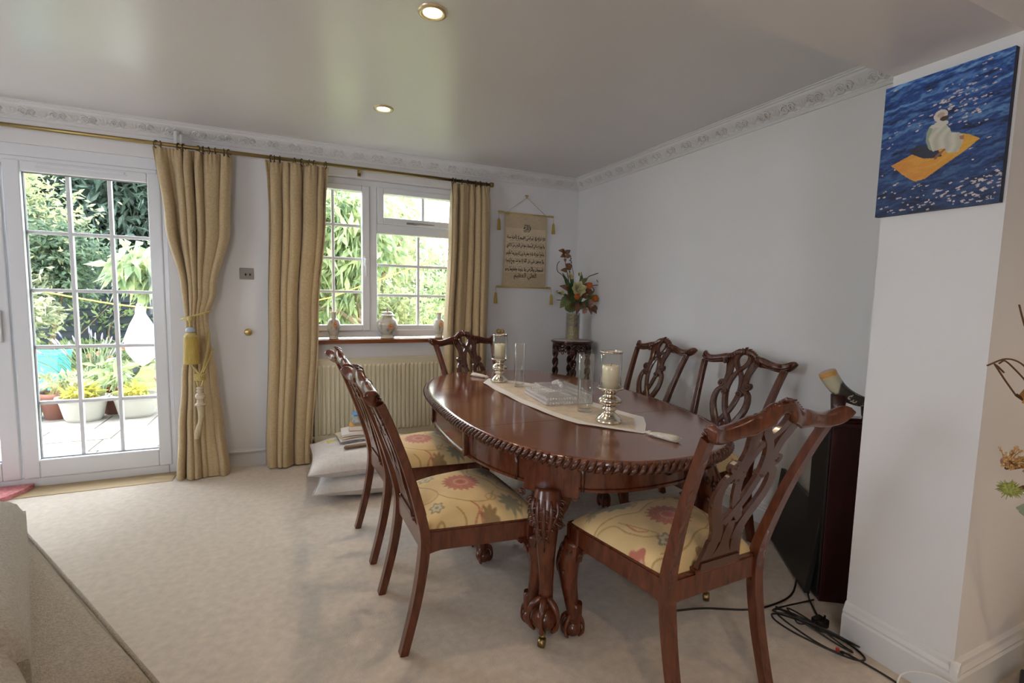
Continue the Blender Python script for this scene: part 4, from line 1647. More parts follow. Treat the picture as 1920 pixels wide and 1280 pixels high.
m = MB()
for (b, t, w, dy) in (((1073, 588), (1052, 512), .035, .0), ((1075, 585), (1090, 508), .036, .03), ((1070, 575), (1060, 505), .025, -.03), ((1075, 570), (1098, 528), .03, -.02), ((1080, 580), (1112, 560), .028, -.05), ((1085, 572), (1116, 552), .02, -.06), ((1070, 570), (1046, 548), .022, -.04)):
    leaf(m, FP(*b), FP(*t, dy), w, (0, -1, .2), .12)
m.obj('green_leaves', LEAF_G, fv)
m = MB()
pts = [FP(1072, 582), FP(1055, 566, -.05), FP(1044, 572, -.08), FP(1044, 584, -.09)]
leaf(m, FP(1066, 565, -.03), FP(1058, 586, -.09), .05, (-.6, -1, .2), -.35, 8)
leaf(m, FP(1060, 560, -.05), FP(1040, 578, -.09), .045, (-.3, -1, .6), .2, 8)
for q in ((1090, 560, 1110, 552), (1092, 566, 1118, 562), (1094, 556, 1104, 545), (1080, 530, 1087, 520), (1050, 552, 1036, 550), (1082, 533, 1092, 518)):
    leaf(m, FP(q[0], q[1], -.04), FP(q[2], q[3], -.07), .014, (0, -1, .3), .1)
m.obj('drooping_leaves', LEAF_O, fv)
m = MB()
br = spline([FP(1070, 560), FP(1060, 520, -.02), FP(1054, 490, -.02), FP(1052, 472, -.02)], 6)
m.tube(br, .004, 6)
for (bx, by, tx, ty) in ((1053, 474, 1038, 472), (1053, 478, 1042, 484), (1053, 476, 1060, 470), (1055, 492, 1048, 488), (1056, 500, 1060, 494), (1057, 508, 1043, 508), (1058, 506, 1062, 496), (1054, 482, 1061, 480)):
    leaf(m, FP(bx, by, -.02), FP(tx, ty, -.05), .021, (0, -1, .2), .15)
for (bx, by, tx, ty, w) in ((1062, 545, 1040, 537, .03), (1085, 540, 1100, 530, .03), (1090, 545, 1102, 548, .03), (1098, 572, 1110, 588, .03), (1096, 570, 1100, 590, .028), (1075, 566, 1072, 590, .03), (1068, 566, 1058, 578, .025), (1082, 565, 1086, 582, .025), (1102, 575, 1114, 580, .022), (1064, 556, 1052, 556, .03), (1084, 552, 1090, 560, .03)):
    leaf(m, FP(bx, by, -.03), FP(tx, ty, -.07), w, (0, -1, .2), .2)
m.obj('brown_leaves', LEAF_B, fv)
m = MB()
rose(m, FP(1073, 541, -.09), .075, (-.1, -1, .25), 3)
m.obj('cream_rose', CREAMP, fv)
m = MB()
for q, rr_ in (((1061, 518, -.06), .032), ((1078, 514, -.05), .02), ((1046, 549, -.07), .022), ((1038, 548, -.06), .016)):
    rose(m, FP(*q), rr_, (0, -1, .2), int(q[0]))
m.obj('small_cream_flowers', CREAMP, fv)
for q in ((1092, 535), (1070, 556), (1104, 559)):
    m = MB()
    m.sphere(FP(*q, -.09), .026, 12, 8)
    for k in range(60):
        d = Vector((random.gauss(0, 1), random.gauss(0, 1) - .5, random.gauss(0, 1))).normalized()
        p = Vector(FP(*q, -.09))
        m.tube([p + d * .02, p + d * .033], [.003, .0012], 4)
    m.obj('orange_thistle', ORNG, fv)
m = MB()
rose(m, FP(1096, 568, -.09), .042, (.2, -1, .1), 8)
rose(m, FP(1085, 582, -.09), .034, (.1, -1, -.3), 9)
m.obj('pink_roses', PINKP, fv)
m = MB()
m.tube(spline([FP(1075, 560), FP(1092, 522, -.04), FP(1105, 513, -.05), FP(1115, 509, -.06)], 6), .0035, 6)
m.sphere(FP(1115, 509, -.06), .007, 8, 6)
m.tube(spline([FP(1088, 560), FP(1105, 545, -.05), FP(1102, 535, -.05), FP(1113, 532, -.06), FP(1109, 523, -.06)], 7), .003, 6)
m.tube(spline([FP(1070, 555), FP(1052, 520, -.02), FP(1040, 510, -.03), FP(1039, 498, -.03), FP(1043, 491, -.03)], 6), .003, 6)
m.tube(spline([FP(1060, 562), FP(1048, 563, -.06), FP(1036, 563, -.07)], 5), .003, 6)
m.tube(spline([FP(1073, 550), FP(1072, 515, 0), FP(1066, 492, -.01), FP(1065, 480, -.01)], 6), .0025, 6)
for k in range(9):
    m.sphere(FP(1065 + random.uniform(-2, 3), 481 + k * 3.5, -.01), .006, 6, 5)
m.obj('twigs', TWIG, fv)

# ------------------------------------------------------------------ things on the table
tz = TOP + .0006
RT = [(-1.085, -1.332, -1.322), (-1.15, -1.375, -1.28), (-1.23, -1.424, -1.21), (-1.42, -1.437, -1.115), (-1.72, -1.447, -1.10), (-2.04, -1.437, -1.075), (-2.29, -1.392, -1.037), (-2.40, -1.31, -1.115), (-2.505, -1.218, -1.208)]
nv, nu = 120, 44
ys = np.linspace(RT[0][0], RT[-1][0], nv)
ky = -np.array([r[0] for r in RT])
xl = np.interp(-ys, ky, [r[1] for r in RT])
xr = np.interp(-ys, ky, [r[2] for r in RT])
U = np.linspace(0, 1, nu)
X = xl[:, None] + (xr - xl)[:, None] * U[None]
Yv = np.repeat(ys[:, None], nu, 1)
edge = np.minimum(U, 1 - U)[None] * (xr - xl)[:, None]
Z = tz + .0012 + .004 * np.clip(1 - edge / .03, 0, 1) * (1 + np.sin(ys * 18))[:, None] * .5
c = np.ones((nv, nu, 3)) * np.array([.88, .83, .78])
inn = edge > .055
pat = np.sin(X * 150 + 2.5 * np.sin(Yv * 110)) * np.sin(Yv * 140 + 2 * np.sin(X * 120))
c[inn] = (np.array([.68, .53, .36]) * (1 + .22 * pat[..., None]))[inn]
rn = empty('table_runner', (0, 0, 0))
m = MB()
m.v = [tuple(p) for p in np.stack([X, Yv, Z], -1).reshape(-1, 3)]
m.f = [(j * nu + i, j * nu + i + 1, (j + 1) * nu + i + 1, (j + 1) * nu + i) for j in range(nv - 1) for i in range(nu - 1)]
m.sm = [True] * len(m.f)
m.obj('cloth', vcol('runner_damask', .6, bump=.3, bump_s=300, sheen=.3), rn, colors=np.concatenate([c.reshape(-1, 3), np.ones((nu * nv, 1))], 1), flip=False)
for a, b in (((-1.213, -2.512), (-1.172, -2.650)), ((-1.327, -1.078), (-1.385, -.955))):
    a, b = Vector((*a, tz + .009)), Vector((*b, tz + .012))
    d = (b - a).normalized()
    m = MB()
    m.sphere(a + d * .006, .006, 8, 6)
    m.sphere(a + d * .02, .011, 12, 8)
    pts = [a + d * q for q in (.028, .036, .06, .09, .12, .142)]
    m.tube(pts, [.006, .012, .017, .019, .021, .021], 16, flat=.62, upv=(0, 0, 1))
    s = Vector((-d.y, d.x, 0))
    for k in range(26):
        o = random.uniform(-.019, .019)
        hgt = random.uniform(-.004, .010)
        m.tube([a + d * .05 + s * o * .7 + Vector((0, 0, hgt)), a + d * .11 + s * o + Vector((0, 0, hgt)), a + d * random.uniform(.14, .156) + s * o * 1.1 + Vector((0, 0, hgt - .004))], .0016, 4)
    m.obj('tassel', IVORY, rn)
tag(rn, 'cream damask table runner with white tassels along the table', 'table runner')


def candle_holder(x, y, label, s=1.0):
    e = empty('candle_holder', (x, y, tz + .0025))
    pr_ = [(.0, 0), (.056, 0), (.059, .006), (.056, .014), (.048, .024), (.036, .034), (.026, .044), (.024, .052), (.034, .058), (.036, .064), (.026, .070), (.030, .076), (.046, .084), (.052, .094), (.050, .104), (.038, .114), (.027, .120), (.026, .128), (.034, .138), (.048, .146), (.058, .150), (.060, .156), (.052, .158), (.05, .152), (.0, .152)]
    MB().lathe([(a * s, b * s) for a, b in pr_], 36).obj('silver_base', SILVER, e)
    MB().lathe([(.0465 * s, .153 * s), (.0475 * s, .153 * s), (.0475 * s, .312 * s), (.0465 * s, .312 * s)], 40, caps=False).obj('glass_chimney', CLEAR, e)
    MB().lathe([(.046 * s, .308 * s), (.0495 * s, .308 * s), (.0495 * s, .316 * s), (.046 * s, .316 * s), (.046 * s, .308 * s)], 40, caps=False).obj('silver_rim', SILVER, e)
    cn = MB().lathe([(.0, .1525 * s), (.036 * s, .1525 * s), (.0365 * s, .24 * s), (.035 * s, .252 * s), (.030 * s, .253 * s), (.02 * s, .247 * s), (.0, .246 * s)], 30).obj('candle', CANDLE, e)
    MB().tube([(0, 0, .246 * s), (.001, 0, .255 * s), (.004, 0, .262 * s)], .0012, 5).obj('wick', WICK, cn)
    return tag(e, label, 'candle holder')


candle_holder(-1.305, -1.21, 'silver candle holder with glass chimney at the far end of the runner', .96)
candle_holder(-1.243, -2.305, 'silver candle holder with glass chimney at the near end of the runner', 1.0)


def glass_tube(x, y, h, r, label):
    e = MB().lathe([(.0, 0), (r, 0), (r + .001, .003), (r + .001, h), (r - .0015, h), (r - .0015, .016), (.0, .013)], 36).obj('glass_vase', CLEAR)
    e.location = (x, y, tz + .0025)
    return tag(e, label, 'glass vase')


glass_tube(-1.258, -1.41, .262, .031, 'empty clear glass cylinder beside the far candle holder')
glass_tube(-1.232, -2.095, .278, .036, 'empty clear glass cylinder beside the near candle holder')

cb_ = empty('crystal_box', (-1.215, -1.80, tz + .0025), -.1)
m = MB()
m.box(-.125, .125, -.15, .15, 0, .006, .003)
for s in (-1, 1):
    m.box(s * .125 - .004, s * .125 + .004, -.15, .15, 0, .045, .002)
    m.box(-.125, .125, s * .15 - .004, s * .15 + .004, 0, .045, .002)
m.obj('box_body', CRYSTAL, cb_)
m = MB()
for zz_ in (.012, .034):
    for k in range(20):
        yy = -.147 + .294 * k / 19
        for s in (-1, 1):
            m.sphere((s * .130, yy, zz_), .0062, 6, 4)
    for k in range(17):
        xx = -.122 + .244 * k / 16
        for s in (-1, 1):
            m.sphere((xx, s * .155, zz_), .0062, 6, 4)
m.obj('beading', CRYSTAL_B, cb_)
m = MB()
lo_, hi_ = [(-.138, -.163), (.138, -.163), (.138, .163), (-.138, .163)], [(-.085, -.11), (.085, -.11), (.085, .11), (-.085, .11)]
for (A_, za), (B_, zb_) in (((lo_, .046), (lo_, .053)), ((lo_, .053), (hi_, .072))):
    m.add([(x, y, za) for x, y in A_] + [(x, y, zb_) for x, y in B_], [(0, 1, 5, 4), (1, 2, 6, 5), (2, 3, 7, 6), (3, 0, 4, 7)], False)
m.add([(x, y, .072) for x, y in hi_], [(0, 1, 2, 3)], False)
for k in range(14):
    for s in (-1, 1):
        m.sphere((s * .09, -.108 + .216 * k / 13, .072), .005, 6, 4)
lid = m.obj('lid', CRYSTAL, cb_)
m = MB()
for k in range(5):
    m.sphere((0, -.05 + .025 * k, .078 + (.016 if k == 2 else .009 if k in (1, 3) else 0)), .013, 8, 5, (1.1, 1, .9))
m.obj('lid_handle', CRYSTAL_B, lid)
tag(cb_, 'cut crystal lidded box with beaded rims in the middle of runner', 'crystal box')

# ------------------------------------------------------------------ canvas on the pillar
PY0, PY1, PZ0, PZ1 = -2.952, -3.293, 1.617, 2.063
cv_ = empty('canvas_painting', (PX, (PY0 + PY1) / 2, (PZ0 + PZ1) / 2))
hy, hz = (PY0 - PY1) / 2, (PZ1 - PZ0) / 2
nx, nz = 190, 240
U, V = np.meshgrid(np.linspace(0, 1, nx), np.linspace(0, 1, nz))
def fbm(x, y, seed):
    r = np.random.default_rng(seed)
    o = np.zeros_like(x)
    for k in range(9):
        f = 1.55 ** k
        a = r.uniform(0, 6.28, 4)
        o += np.sin(x * f * r.uniform(2, 4) + a[0] + 1.6 * np.sin(y * f * 3 + a[1])) * np.cos(y * f * r.uniform(3, 5) + a[2] + 1.3 * np.sin(x * f * 2 + a[3])) / 1.28 ** k
    return o
sl = V + .10 * U
n1 = fbm(U * 1.0, sl * 2.6, 4)
n2 = fbm(U * 1.7, sl * 4.4, 9)
w1 = np.sin(2 * PI * (sl * 5.5 + .30 * n1))
w2 = np.sin(2 * PI * (sl * 13 + .34 * n2 + .2 * n1))
sh = .55 * w1 * (.6 + .4 * np.sin(U * 5 + 3 * n1)) + .5 * w2
t = np.clip(.5 + .5 * sh, 0, 1)[..., None]
deep, mid, lite = np.array([.005, .009, .035]), np.array([.018, .07, .27]), np.array([.17, .36, .62])
far = (1 - V)[..., None]
c = np.where(t < .45, deep + (mid - deep) * (t / .45), mid + (lite - mid) * ((t - .45) / .55) ** 1.4 * (.3 + .7 * far))
c = c * (.42 + .85 * far)
gr = np.random.default_rng(77)
spots = [(gr.uniform(0, 1), gr.uniform(.0, 1)) for _ in range(50)] + [(gr.uniform(.02, 1), gr.uniform(.80, .99)) for _ in range(80)] + [(gr.normal(.62, .12), gr.normal(.27, .07)) for _ in range(45)] + [(gr.normal(.85, .08), gr.normal(.86, .03)) for _ in range(30)] + [(gr.uniform(.5, .95), gr.uniform(.1, .45)) for _ in range(30)]
for gx, gy in spots:
    rx, ry = gr.uniform(.004, .020), gr.uniform(.003, .0065)
    k = ((U - gx) / rx) ** 2 + ((V - gy + .12 * (U - gx)) / ry) ** 2 < 1
    c[k] = np.array([.70, .60, .58]) * gr.uniform(.75, 1.1)
def inside(poly):
    k = np.zeros(U.shape, bool)
    P_ = poly
    for (xa, ya), (xb, yb) in zip(P_, P_[1:] + P_[:1]):
        cond = ((ya > V) != (yb > V)) & (U < (xb - xa) * (V - ya) / (yb - ya + 1e-12) + xa)
        k ^= cond
    return k
MATP = [(.112, .612), (.305, .554), (.468, .548), (.653, .476), (.74, .505), (.82, .547), (.714, .614), (.595, .671), (.418, .76), (.342, .767), (.291, .742), (.2, .68)]
k = inside(MATP)
g = (U - V + .25)[..., None]
c[k] = (np.array([.72, .33, .05]) + g * np.array([.0, .12, -.01]) + .05 * w2[..., None] * np.array([.5, .5, .1]))[k]
k = inside([(.246, .531), (.33, .50), (.43, .515), (.509, .566), (.545, .617), (.47, .618), (.39, .605), (.305, .563)])
c[k] = (.03, .035, .06)
ROBE = [(.44, .372), (.553, .395), (.585, .43), (.602, .461), (.66, .475), (.692, .501), (.696, .545), (.665, .611), (.589, .603), (.534, .56), (.47, .571), (.427, .54), (.399, .48), (.397, .43), (.415, .389)]
k = inside(ROBE)
fold = (.5 + .5 * np.sin(U * 70 + V * 40 + 2 * np.sin(V * 30)))[..., None]
c[k] = (np.array([.62, .60, .50]) * (.78 + .22 * fold))[k]
k = inside([(.415, .389), (.45, .40), (.42, .47), (.46, .56), (.427, .54), (.399, .48), (.397, .43)])
c[k] = (.30, .36, .26)
for cx, cy, rx, ry, col in ((.503, .322, .055, .042, (.66, .58, .50)), (.51, .383, .06, .022, (.64, .58, .52)), (.535, .348, .035, .017, (.07, .04, .03)), (.505, .318, .03, .018, (.50, .36, .28))):
    c[((U - cx) / rx) ** 2 + ((V - cy) / ry) ** 2 < 1] = col
k = inside([(.48, .63), (.49, .605), (.555, .565), (.57, .575), (.52, .61), (.50, .632)])
c[k] = (.28, .12, .06)
c[inside([(.665, .50), (.70, .50), (.70, .53), (.67, .525)])] = (.38, .18, .10)
yy = hy - U * 2 * hy
zz_ = hz - V * 2 * hz
m = MB()
m.v = [(-.022, float(a), float(b)) for a, b in zip(yy.ravel(), zz_.ravel())]
m.f = [(j * nx + i, (j + 1) * nx + i, (j + 1) * nx + i + 1, j * nx + i + 1) for j in range(nz - 1) for i in range(nx - 1)]
m.sm = [False] * len(m.f)
face = m.obj('painted_canvas', vcol('oil_paint', .45, bump=.3, bump_s=150), cv_, colors=np.concatenate([c.reshape(-1, 3), np.ones((nx * nz, 1))], 1), flip=False)
MB().box(-.0215, -.0005, -hy, hy, -hz, hz).obj('canvas_edge', mat('navy_edge', (.015, .022, .05, 1), .6), cv_)
lettering('SL', lambda a, b: (-.0232, -hy + .022 - a, -hz + .017 + b), .020, .011, mat('pale_paint', (.6, .58, .55, 1), .6), face, 0, 'signature')
tag(cv_, 'canvas painting of a robed figure on a yellow mat over blue sea', 'painting')

# ------------------------------------------------------------------ floor cushions and papers by the radiator
def pillow(name, c, sx, sy, h, rz, mt, label, seed, cat='cushion', pinch=.35, seam=True):
    r = random.Random(seed)
    ph = [r.uniform(0, 6.28) for _ in range(6)]
    n = 46
    M_ = Matrix.Translation(c) @ Matrix.Rotation(rz, 4, 'Z')

    def P_(u, v, s):
        a, b = u * 2 - 1, v * 2 - 1
        prof_ = (max(0, 1 - abs(a) ** 3.2) * max(0, 1 - abs(b) ** 3.2)) ** .55
        wr = 1 + .10 * math.sin(9 * a + 5 * b + ph[0]) * (1 - prof_) + .06 * math.sin(13 * b - 4 * a + ph[1])
        z = s * h * .5 * prof_ * wr
        cut = 1 - .07 * math.cos(a * PI / 2) * abs(b) ** 2
        cut2 = 1 - .07 * math.cos(b * PI / 2) * abs(a) ** 2
        if s < 0:
            z = max(z, -h * .42)
        return M_ @ Vector((a * sx * cut2, b * sy * cut, z))
    mb = MB()
    mb.grid(lambda u, v: P_(u, v, 1), n, n)
    mb.grid(lambda u, v: P_(u, v, -1), n, n)
    e = empty(name, c)
    o = mb.obj('cover', mt, e, flip=False)
    o.matrix_parent_inverse = Matrix.Translation(c).inverted()
    if seam:
        sm_ = MB()
        loop_ = [P_(t, 0, 1) for t in np.linspace(0, 1, 20)] + [P_(1, t, 1) for t in np.linspace(0, 1, 20)][1:] + [P_(1 - t, 1, 1) for t in np.linspace(0, 1, 20)][1:] + [P_(0, 1 - t, 1) for t in np.linspace(0, 1, 20)][1:-1]
        sm_.tube(loop_, .005, 6, closed=True)
        o = sm_.obj('piping', mt, e, flip=False)
        o.matrix_parent_inverse = Matrix.Translation(c).inverted()
    return tag(e, label, cat)


pillow('floor_cushion', (-2.03, -.70, .075), .35, .30, .15, -.12, LINEN, 'crumpled grey white floor cushion at the bottom of the stack', 4)
pillow('floor_cushion', (-2.05, -.62, .19), .37, .33, .17, -.05, LINEN, 'grey white linen floor cushion carrying papers beside the radiator', 9)


def sheet(name, c, sx, sy, th, rz, mt, label, cat, bend=.0, tilt=0):
    mb = MB()
    n = 10
    M_ = Matrix.Translation(c) @ Matrix.Rotation(rz, 4, 'Z') @ Matrix.Rotation(tilt, 4, 'Y')
    top = [[M_ @ Vector(((i / (n - 1) - .5) * sx, (j - .5) * sy, th + bend * math.cos((i / (n - 1) - .4) * 4))) for i in range(n)] for j in (0, 1)]
    bot = [[M_ @ Vector(((i / (n - 1) - .5) * sx, (j - .5) * sy, bend * math.cos((i / (n - 1) - .4) * 4))) for i in range(n)] for j in (0, 1)]
    vv_ = top[0] + top[1] + bot[0] + bot[1]
    ff_ = []
    for i in range(n - 1):
        ff_ += [(i, i + 1, n + i + 1, n + i), (2 * n + i, 3 * n + i, 3 * n + i + 1, 2 * n + i + 1), (i, 2 * n + i, 2 * n + i + 1, i + 1), (n + i, n + i + 1, 3 * n + i + 1, 3 * n + i)]
    ff_ += [(0, n, 3 * n, 2 * n), (n - 1, 3 * n - 1, 4 * n - 1, 2 * n - 1)]
    mb.add(vv_, ff_, False)
    return tag(mb.obj(name, mt), label, cat)


MANILA = mat('manila_paper', (.62, .52, .36, 1), .7)
sheet('magazine', (-2.08, -.51, .272), .27, .20, .012, .15, mat('grey_print', (.30, .30, .34, 1), .4, noise_s=30, noise_amt=.5), 'dark covered magazine at the bottom of the paper pile', 'magazine', .004)
sheet('paper_bundle', (-2.09, -.51, .286), .27, .20, .012, .05, PAPER, 'white folded papers lying directly on the dark magazine', 'papers', .006)
sheet('envelope', (-2.10, -.51, .301), .26, .18, .006, .2, MANILA, 'buff envelope between the white papers', 'envelope', .008)
sheet('paper_bundle', (-2.08, -.50, .311), .25, .19, .016, -.05, PAPER, 'white loose papers on top of the pile under the orange book', 'papers', .01)
bk = empty('paperback_book', (-2.065, -.49, .338), -.12)
MB().box(-.085, .085, -.065, .065, .0, .004, .001).obj('cover', mat('orange_card', (.78, .42, .10, 1), .5), bk)
MB().box(-.082, .085, -.062, .062, .004, .030).obj('pages', PAPER, bk)
MB().box(-.085, .085, -.065, .065, .030, .034, .001).obj('cover', bpy.data.materials['orange_card'], bk)
tag(bk, 'orange paperback book on the paper pile', 'book')
bx = empty('small_box', (-2.055, -.48, .373), .1)
MB().box(-.07, .07, -.05, .05, 0, .075, .002).obj('carton', mat('picture_card', (.42, .45, .45, 1), .45, noise_s=26, noise_amt=.8), bx)
MB().box(-.0705, .0705, -.0505, .0505, .067, .0765, .002).obj('lid', mat('blue_card', (.08, .25, .55, 1), .4), bx)
tag(bx, 'small picture carton with a blue lid on the orange book', 'box')
gc = empty('glasses_case', (-2.10, -.71, .268), .1)
m = MB()
m.tube([(-.11, 0, .012), (-.10, 0, .012), (0, 0, .012), (.09, 0, .012), (.10, 0, .012)], [.006, .022, .025, .022, .008], 12, flat=.5, upv=(0, 0, 1))
m.obj('leather_case', mat('brown_leather', (.16, .085, .045, 1), .5), gc)
MB().box(.05, .12, -.025, .02, .014, .036, .006).obj('grey_flap', mat('grey_felt', (.35, .32, .31, 1), .8), gc)
tag(gc, 'brown leather spectacle case lying at the cushion edge', 'glasses case')
sheet('note_card', (-2.26, -.50, .262), .07, .06, .002, .3, mat('yellow_card', (.72, .62, .05, 1), .6), 'small yellow note card left of the paper pile', 'card')
sheet('loose_sheet', (-1.98, -.74, .268), .16, .10, .0015, .2, PAPER, 'single white sheet in front of the paper pile', 'paper', .004)

# ------------------------------------------------------------------ corner behind the pillar
cab = empty('tall_cabinet', (-.43, -2.775, 0), math.radians(-33.5))
L_, D_, Hh = .27, .15, .80
MB().box(.0, L_, 0, D_, 0.0, Hh - .018, .002).obj('cabinet_body', MAROON, cab)
MB().box(-.006, L_ + .006, -.006, D_ + .006, Hh - .018, Hh, .003).obj('cabinet_top', MAROON, cab)
MB().box(-.010, -.0005, .004, D_ - .004, .02, Hh - .02, .002).obj('black_front', BLACKPL, cab)
tag(cab, 'tall slim dark maroon cabinet tucked behind the white pillar', 'cabinet')

hs = empty('horn_stand', (-.352, -2.788, Hh + .001), math.radians(-33.5))
m = MB()
m.box(-.075, .105, -.032, .034, 0, .010, .003)
m.box(-.068, .098, -.026, .028, .010, .02, .003)
m.obj('stand_base', DARKWOOD, hs)
for x_, h_ in ((-.045, .115), (.075, .085)):
    m = MB()
    m.lathe([(.020, .02), (.024, .03), (.030, h_), (.026, h_), (.018, h_ - .03), (.0, h_ - .03)], 16, (x_, 0, 0))
    m.obj('cup', MAROON, hs)
tag(hs, 'dark red wooden stand with two cups on the cabinet', 'stand')
hn = empty('decorated_horn', (-.352, -2.788, Hh - .012), math.radians(-33.5))
hp = spline([(-.098, 0, .222, .034), (-.082, 0, .195, .034), (-.05, 0, .155, .032), (-.01, 0, .125, .029), (.04, 0, .105, .024), (.085, 0, .100, .017), (.12, 0, .11, .010), (.14, 0, .125, .004)], 6)
m = MB().tube([q[:3] for q in hp], [q[3] for q in hp], 20, upv=(0, 1, 0))
cc = []
for i, q in enumerate(hp):
    for k_ in range(20):
        th_ = 2 * PI * k_ / 20
        s_ = i / (len(hp) - 1)
        lim = .26 + .04 * math.sin(2 * th_)
        if s_ < .07 + .02 * math.sin(3 * th_):
            col_ = (.62, .32, .08)
        elif s_ < lim:
            col_ = (.52, .48, .32)
        else:
            col_ = (.055, .045, .035)
        cc.append((*col_, 1))
m.obj('horn', vcol('polished_horn', .3, coat=.4), hn, colors=cc)
CREAMINK = mat('cream_inlay', (.62, .55, .42, 1), .5)


def on_horn(a, b):
    s_ = .62 + a * 4.2
    i = min(max(s_, 0), 1) * (len(hp) - 1)
    i0 = int(min(i, len(hp) - 2))
    f = i - i0
    q = [hp[i0][j] * (1 - f) + hp[i0 + 1][j] * f for j in range(4)]
    d = Vector((hp[i0 + 1][0] - hp[i0][0], 0, hp[i0 + 1][2] - hp[i0][2])).normalized()
    nrm = Vector((-d.z, 0, d.x))
    ang = b / q[3]
    return Vector(q[:3]) + (Vector((0, -1, 0)) * math.cos(ang) + nrm * math.sin(ang)) * (q[3] + .0008)


lettering(shape_arabic('ما شاء الله'), on_horn, .105, .046, CREAMINK, hn, .02, 'inlaid_script')
tag(hn, 'curved horn, cream at the mouth, dark with pale inlaid script', 'horn')

tv = empty('flat_screen', (-.445, -2.73, .0), math.atan2(.46, .355))
M_ = Matrix.Rotation(math.radians(6), 4, 'X')
m = MB()
m.box(0, .56, -.012, .012, .012, .40, .004, M_)
m.obj('panel', BLACKPL, tv)
m = MB()
m.box(.05, .5, -.032, -.012, .06, .26, .01, M_)
m.obj('rear_housing', mat('dark_plastic', (.02, .02, .022, 1), .55), tv)
m = MB()
m.tube([(.20, -.03, .16), (.16, -.07, .10), (.10, -.10, .03)], .012, 8)
m.box(.0, .26, -.16, -.05, .0, .010, .003)
m.obj('foot', BLACKPL, tv)
tag(tv, 'black flat screen standing on the carpet against the maroon cabinet', 'flat screen')


def cable(name, pts, r, mt, label, n=7):
    return tag(MB().tube(spline(pts, n), r, 7).obj(name, mt), label, 'cable')


def loop(cx, cy, rx, ry, rot, z0, z1, turns=1.0, a0=0, n=14, drift=(0, 0)):
    out = []
    for i in range(int(n * turns) + 1):
        a = a0 + 2 * PI * i / n
        t_ = i / n
        k_ = 1 - .16 * t_ + .06 * math.sin(2.3 * a)
        x, y = rx * k_ * math.cos(a), ry * k_ * math.sin(a)
        out.append((cx + drift[0] * t_ + x * math.cos(rot) - y * math.sin(rot), cy + drift[1] * t_ + x * math.sin(rot) + y * math.cos(rot), z0 + (z1 - z0) * (.5 + .5 * math.sin(a + .6 + .5 * t_))))
    return out


pc = empty('power_cable', (0, 0, 0))
m = MB()
m.tube(spline([(-.28, -2.56, .03), (-.36, -2.66, .05), (-.47, -2.76, .01)] + loop(-.705, -2.955, .165, .095, 2.0, .006, .06, 1.7, -1.6, 14, (.012, .02)) + [(-.66, -3.02, .006), (-.64, -3.14, .006), (-.64, -3.28, .006), (-.62, -3.4, .006)], 6), .0036, 7)
m.obj('flex', BLACKCAB, pc)
m = MB()
m.tube(spline([(-.47, -2.78, .02)] + loop(-.70, -2.93, .15, .075, 2.35, .008, .12, 2.1, .4, 14, (-.01, -.012)) + [(-.575, -2.89, .03)], 6), .0032, 7)
m.obj('flex', BLACKCAB, pc)
m = MB()
m.box(-.625, -.575, -2.915, -2.868, .006, .042, .006)
m.box(-.612, -.606, -2.905, -2.900, .042, .058)
m.box(-.594, -.588, -2.905, -2.900, .042, .058)
m.obj('plug', BLACKPL, pc)
MB().tube([(-.672, -3.000, .008), (-.664, -3.008, .008)], .006, 8).obj('red_tag', mat('red_tag', (.7, .06, .04, 1), .5), pc)
tag(pc, 'coiled black power cable with plug on the carpet beside the pillar', 'cable')
cable('aerial_cable', [(-.35, -2.62, .02), (-.5, -2.70, .006), (-.65, -2.72, .006), (-.78, -2.70, .006), (-.95, -2.62, .006), (-1.1, -2.58, .006)], .004, BLACKCAB, 'thin black cable trailing from the screen under the chairs')
cable('white_cord', [(-.78, -3.30, .006), (-.70, -3.22, .006), (-.64, -3.20, .05), (-.61, -3.27, .09), (-.59, -3.345, .08), (-.50, -3.40, .02), (-.38, -3.46, .006)], .0028, WHITECAB, 'thin white cord arching over the pillar skirting board')
ad = empty('power_adaptor', (-.28, -3.41, 0), .3)
MB().box(-.09, .09, -.04, .04, .0, .045, .008).obj('adaptor_body', BLACKPL, ad)
m = MB().tube(spline([(-.09, 0, .02), (-.14, .02, .05), (-.19, .0, .03), (-.2, -.06, .006), (-.15, -.2, .006)], 6), .004, 7)
m.obj('lead', BLACKCAB, ad)
tag(ad, 'black power adaptor on the floor at the lower right edge', 'adaptor')

# ------------------------------------------------------------------ dried flowers at the right edge
dv = empty('dried_flower_vase', (-.20, -3.56, 0))
pr_ = spline([(.07, 0), (.10, .01), (.13, .12), (.135, .25), (.10, .40), (.07, .48), (.075, .52), (.06, .52)], 6)
MB().lathe(pr_, 32).obj('vase_body', mat('ochre_glaze', (.35, .20, .08, 1), .3), dv)
STEM = mat('dry_stem', (.13, .06, .03, 1), .7)
DRYO = mat('dry_orange_petal', (.50, .22, .06, 1), .7, noise_s=40, noise_amt=.3)
PRO = mat('protea_style', (.55, .33, .12, 1), .6, noise_s=60, noise_amt=.25)
PRP = mat('protea_heart', (.62, .33, .22, 1), .7, noise_s=80, noise_amt=.3, bump=.8, bump_s=120)
LIME = mat('lime_bristle', (.36, .40, .10, 1), .7, noise_s=60, noise_amt=.3)
SAGE = mat('sage_leaf', (.34, .38, .27, 1), .6, noise_s=20, noise_amt=.2)


def DV(x, y, z):
    return Vector((x + .20, y + 3.56, z))


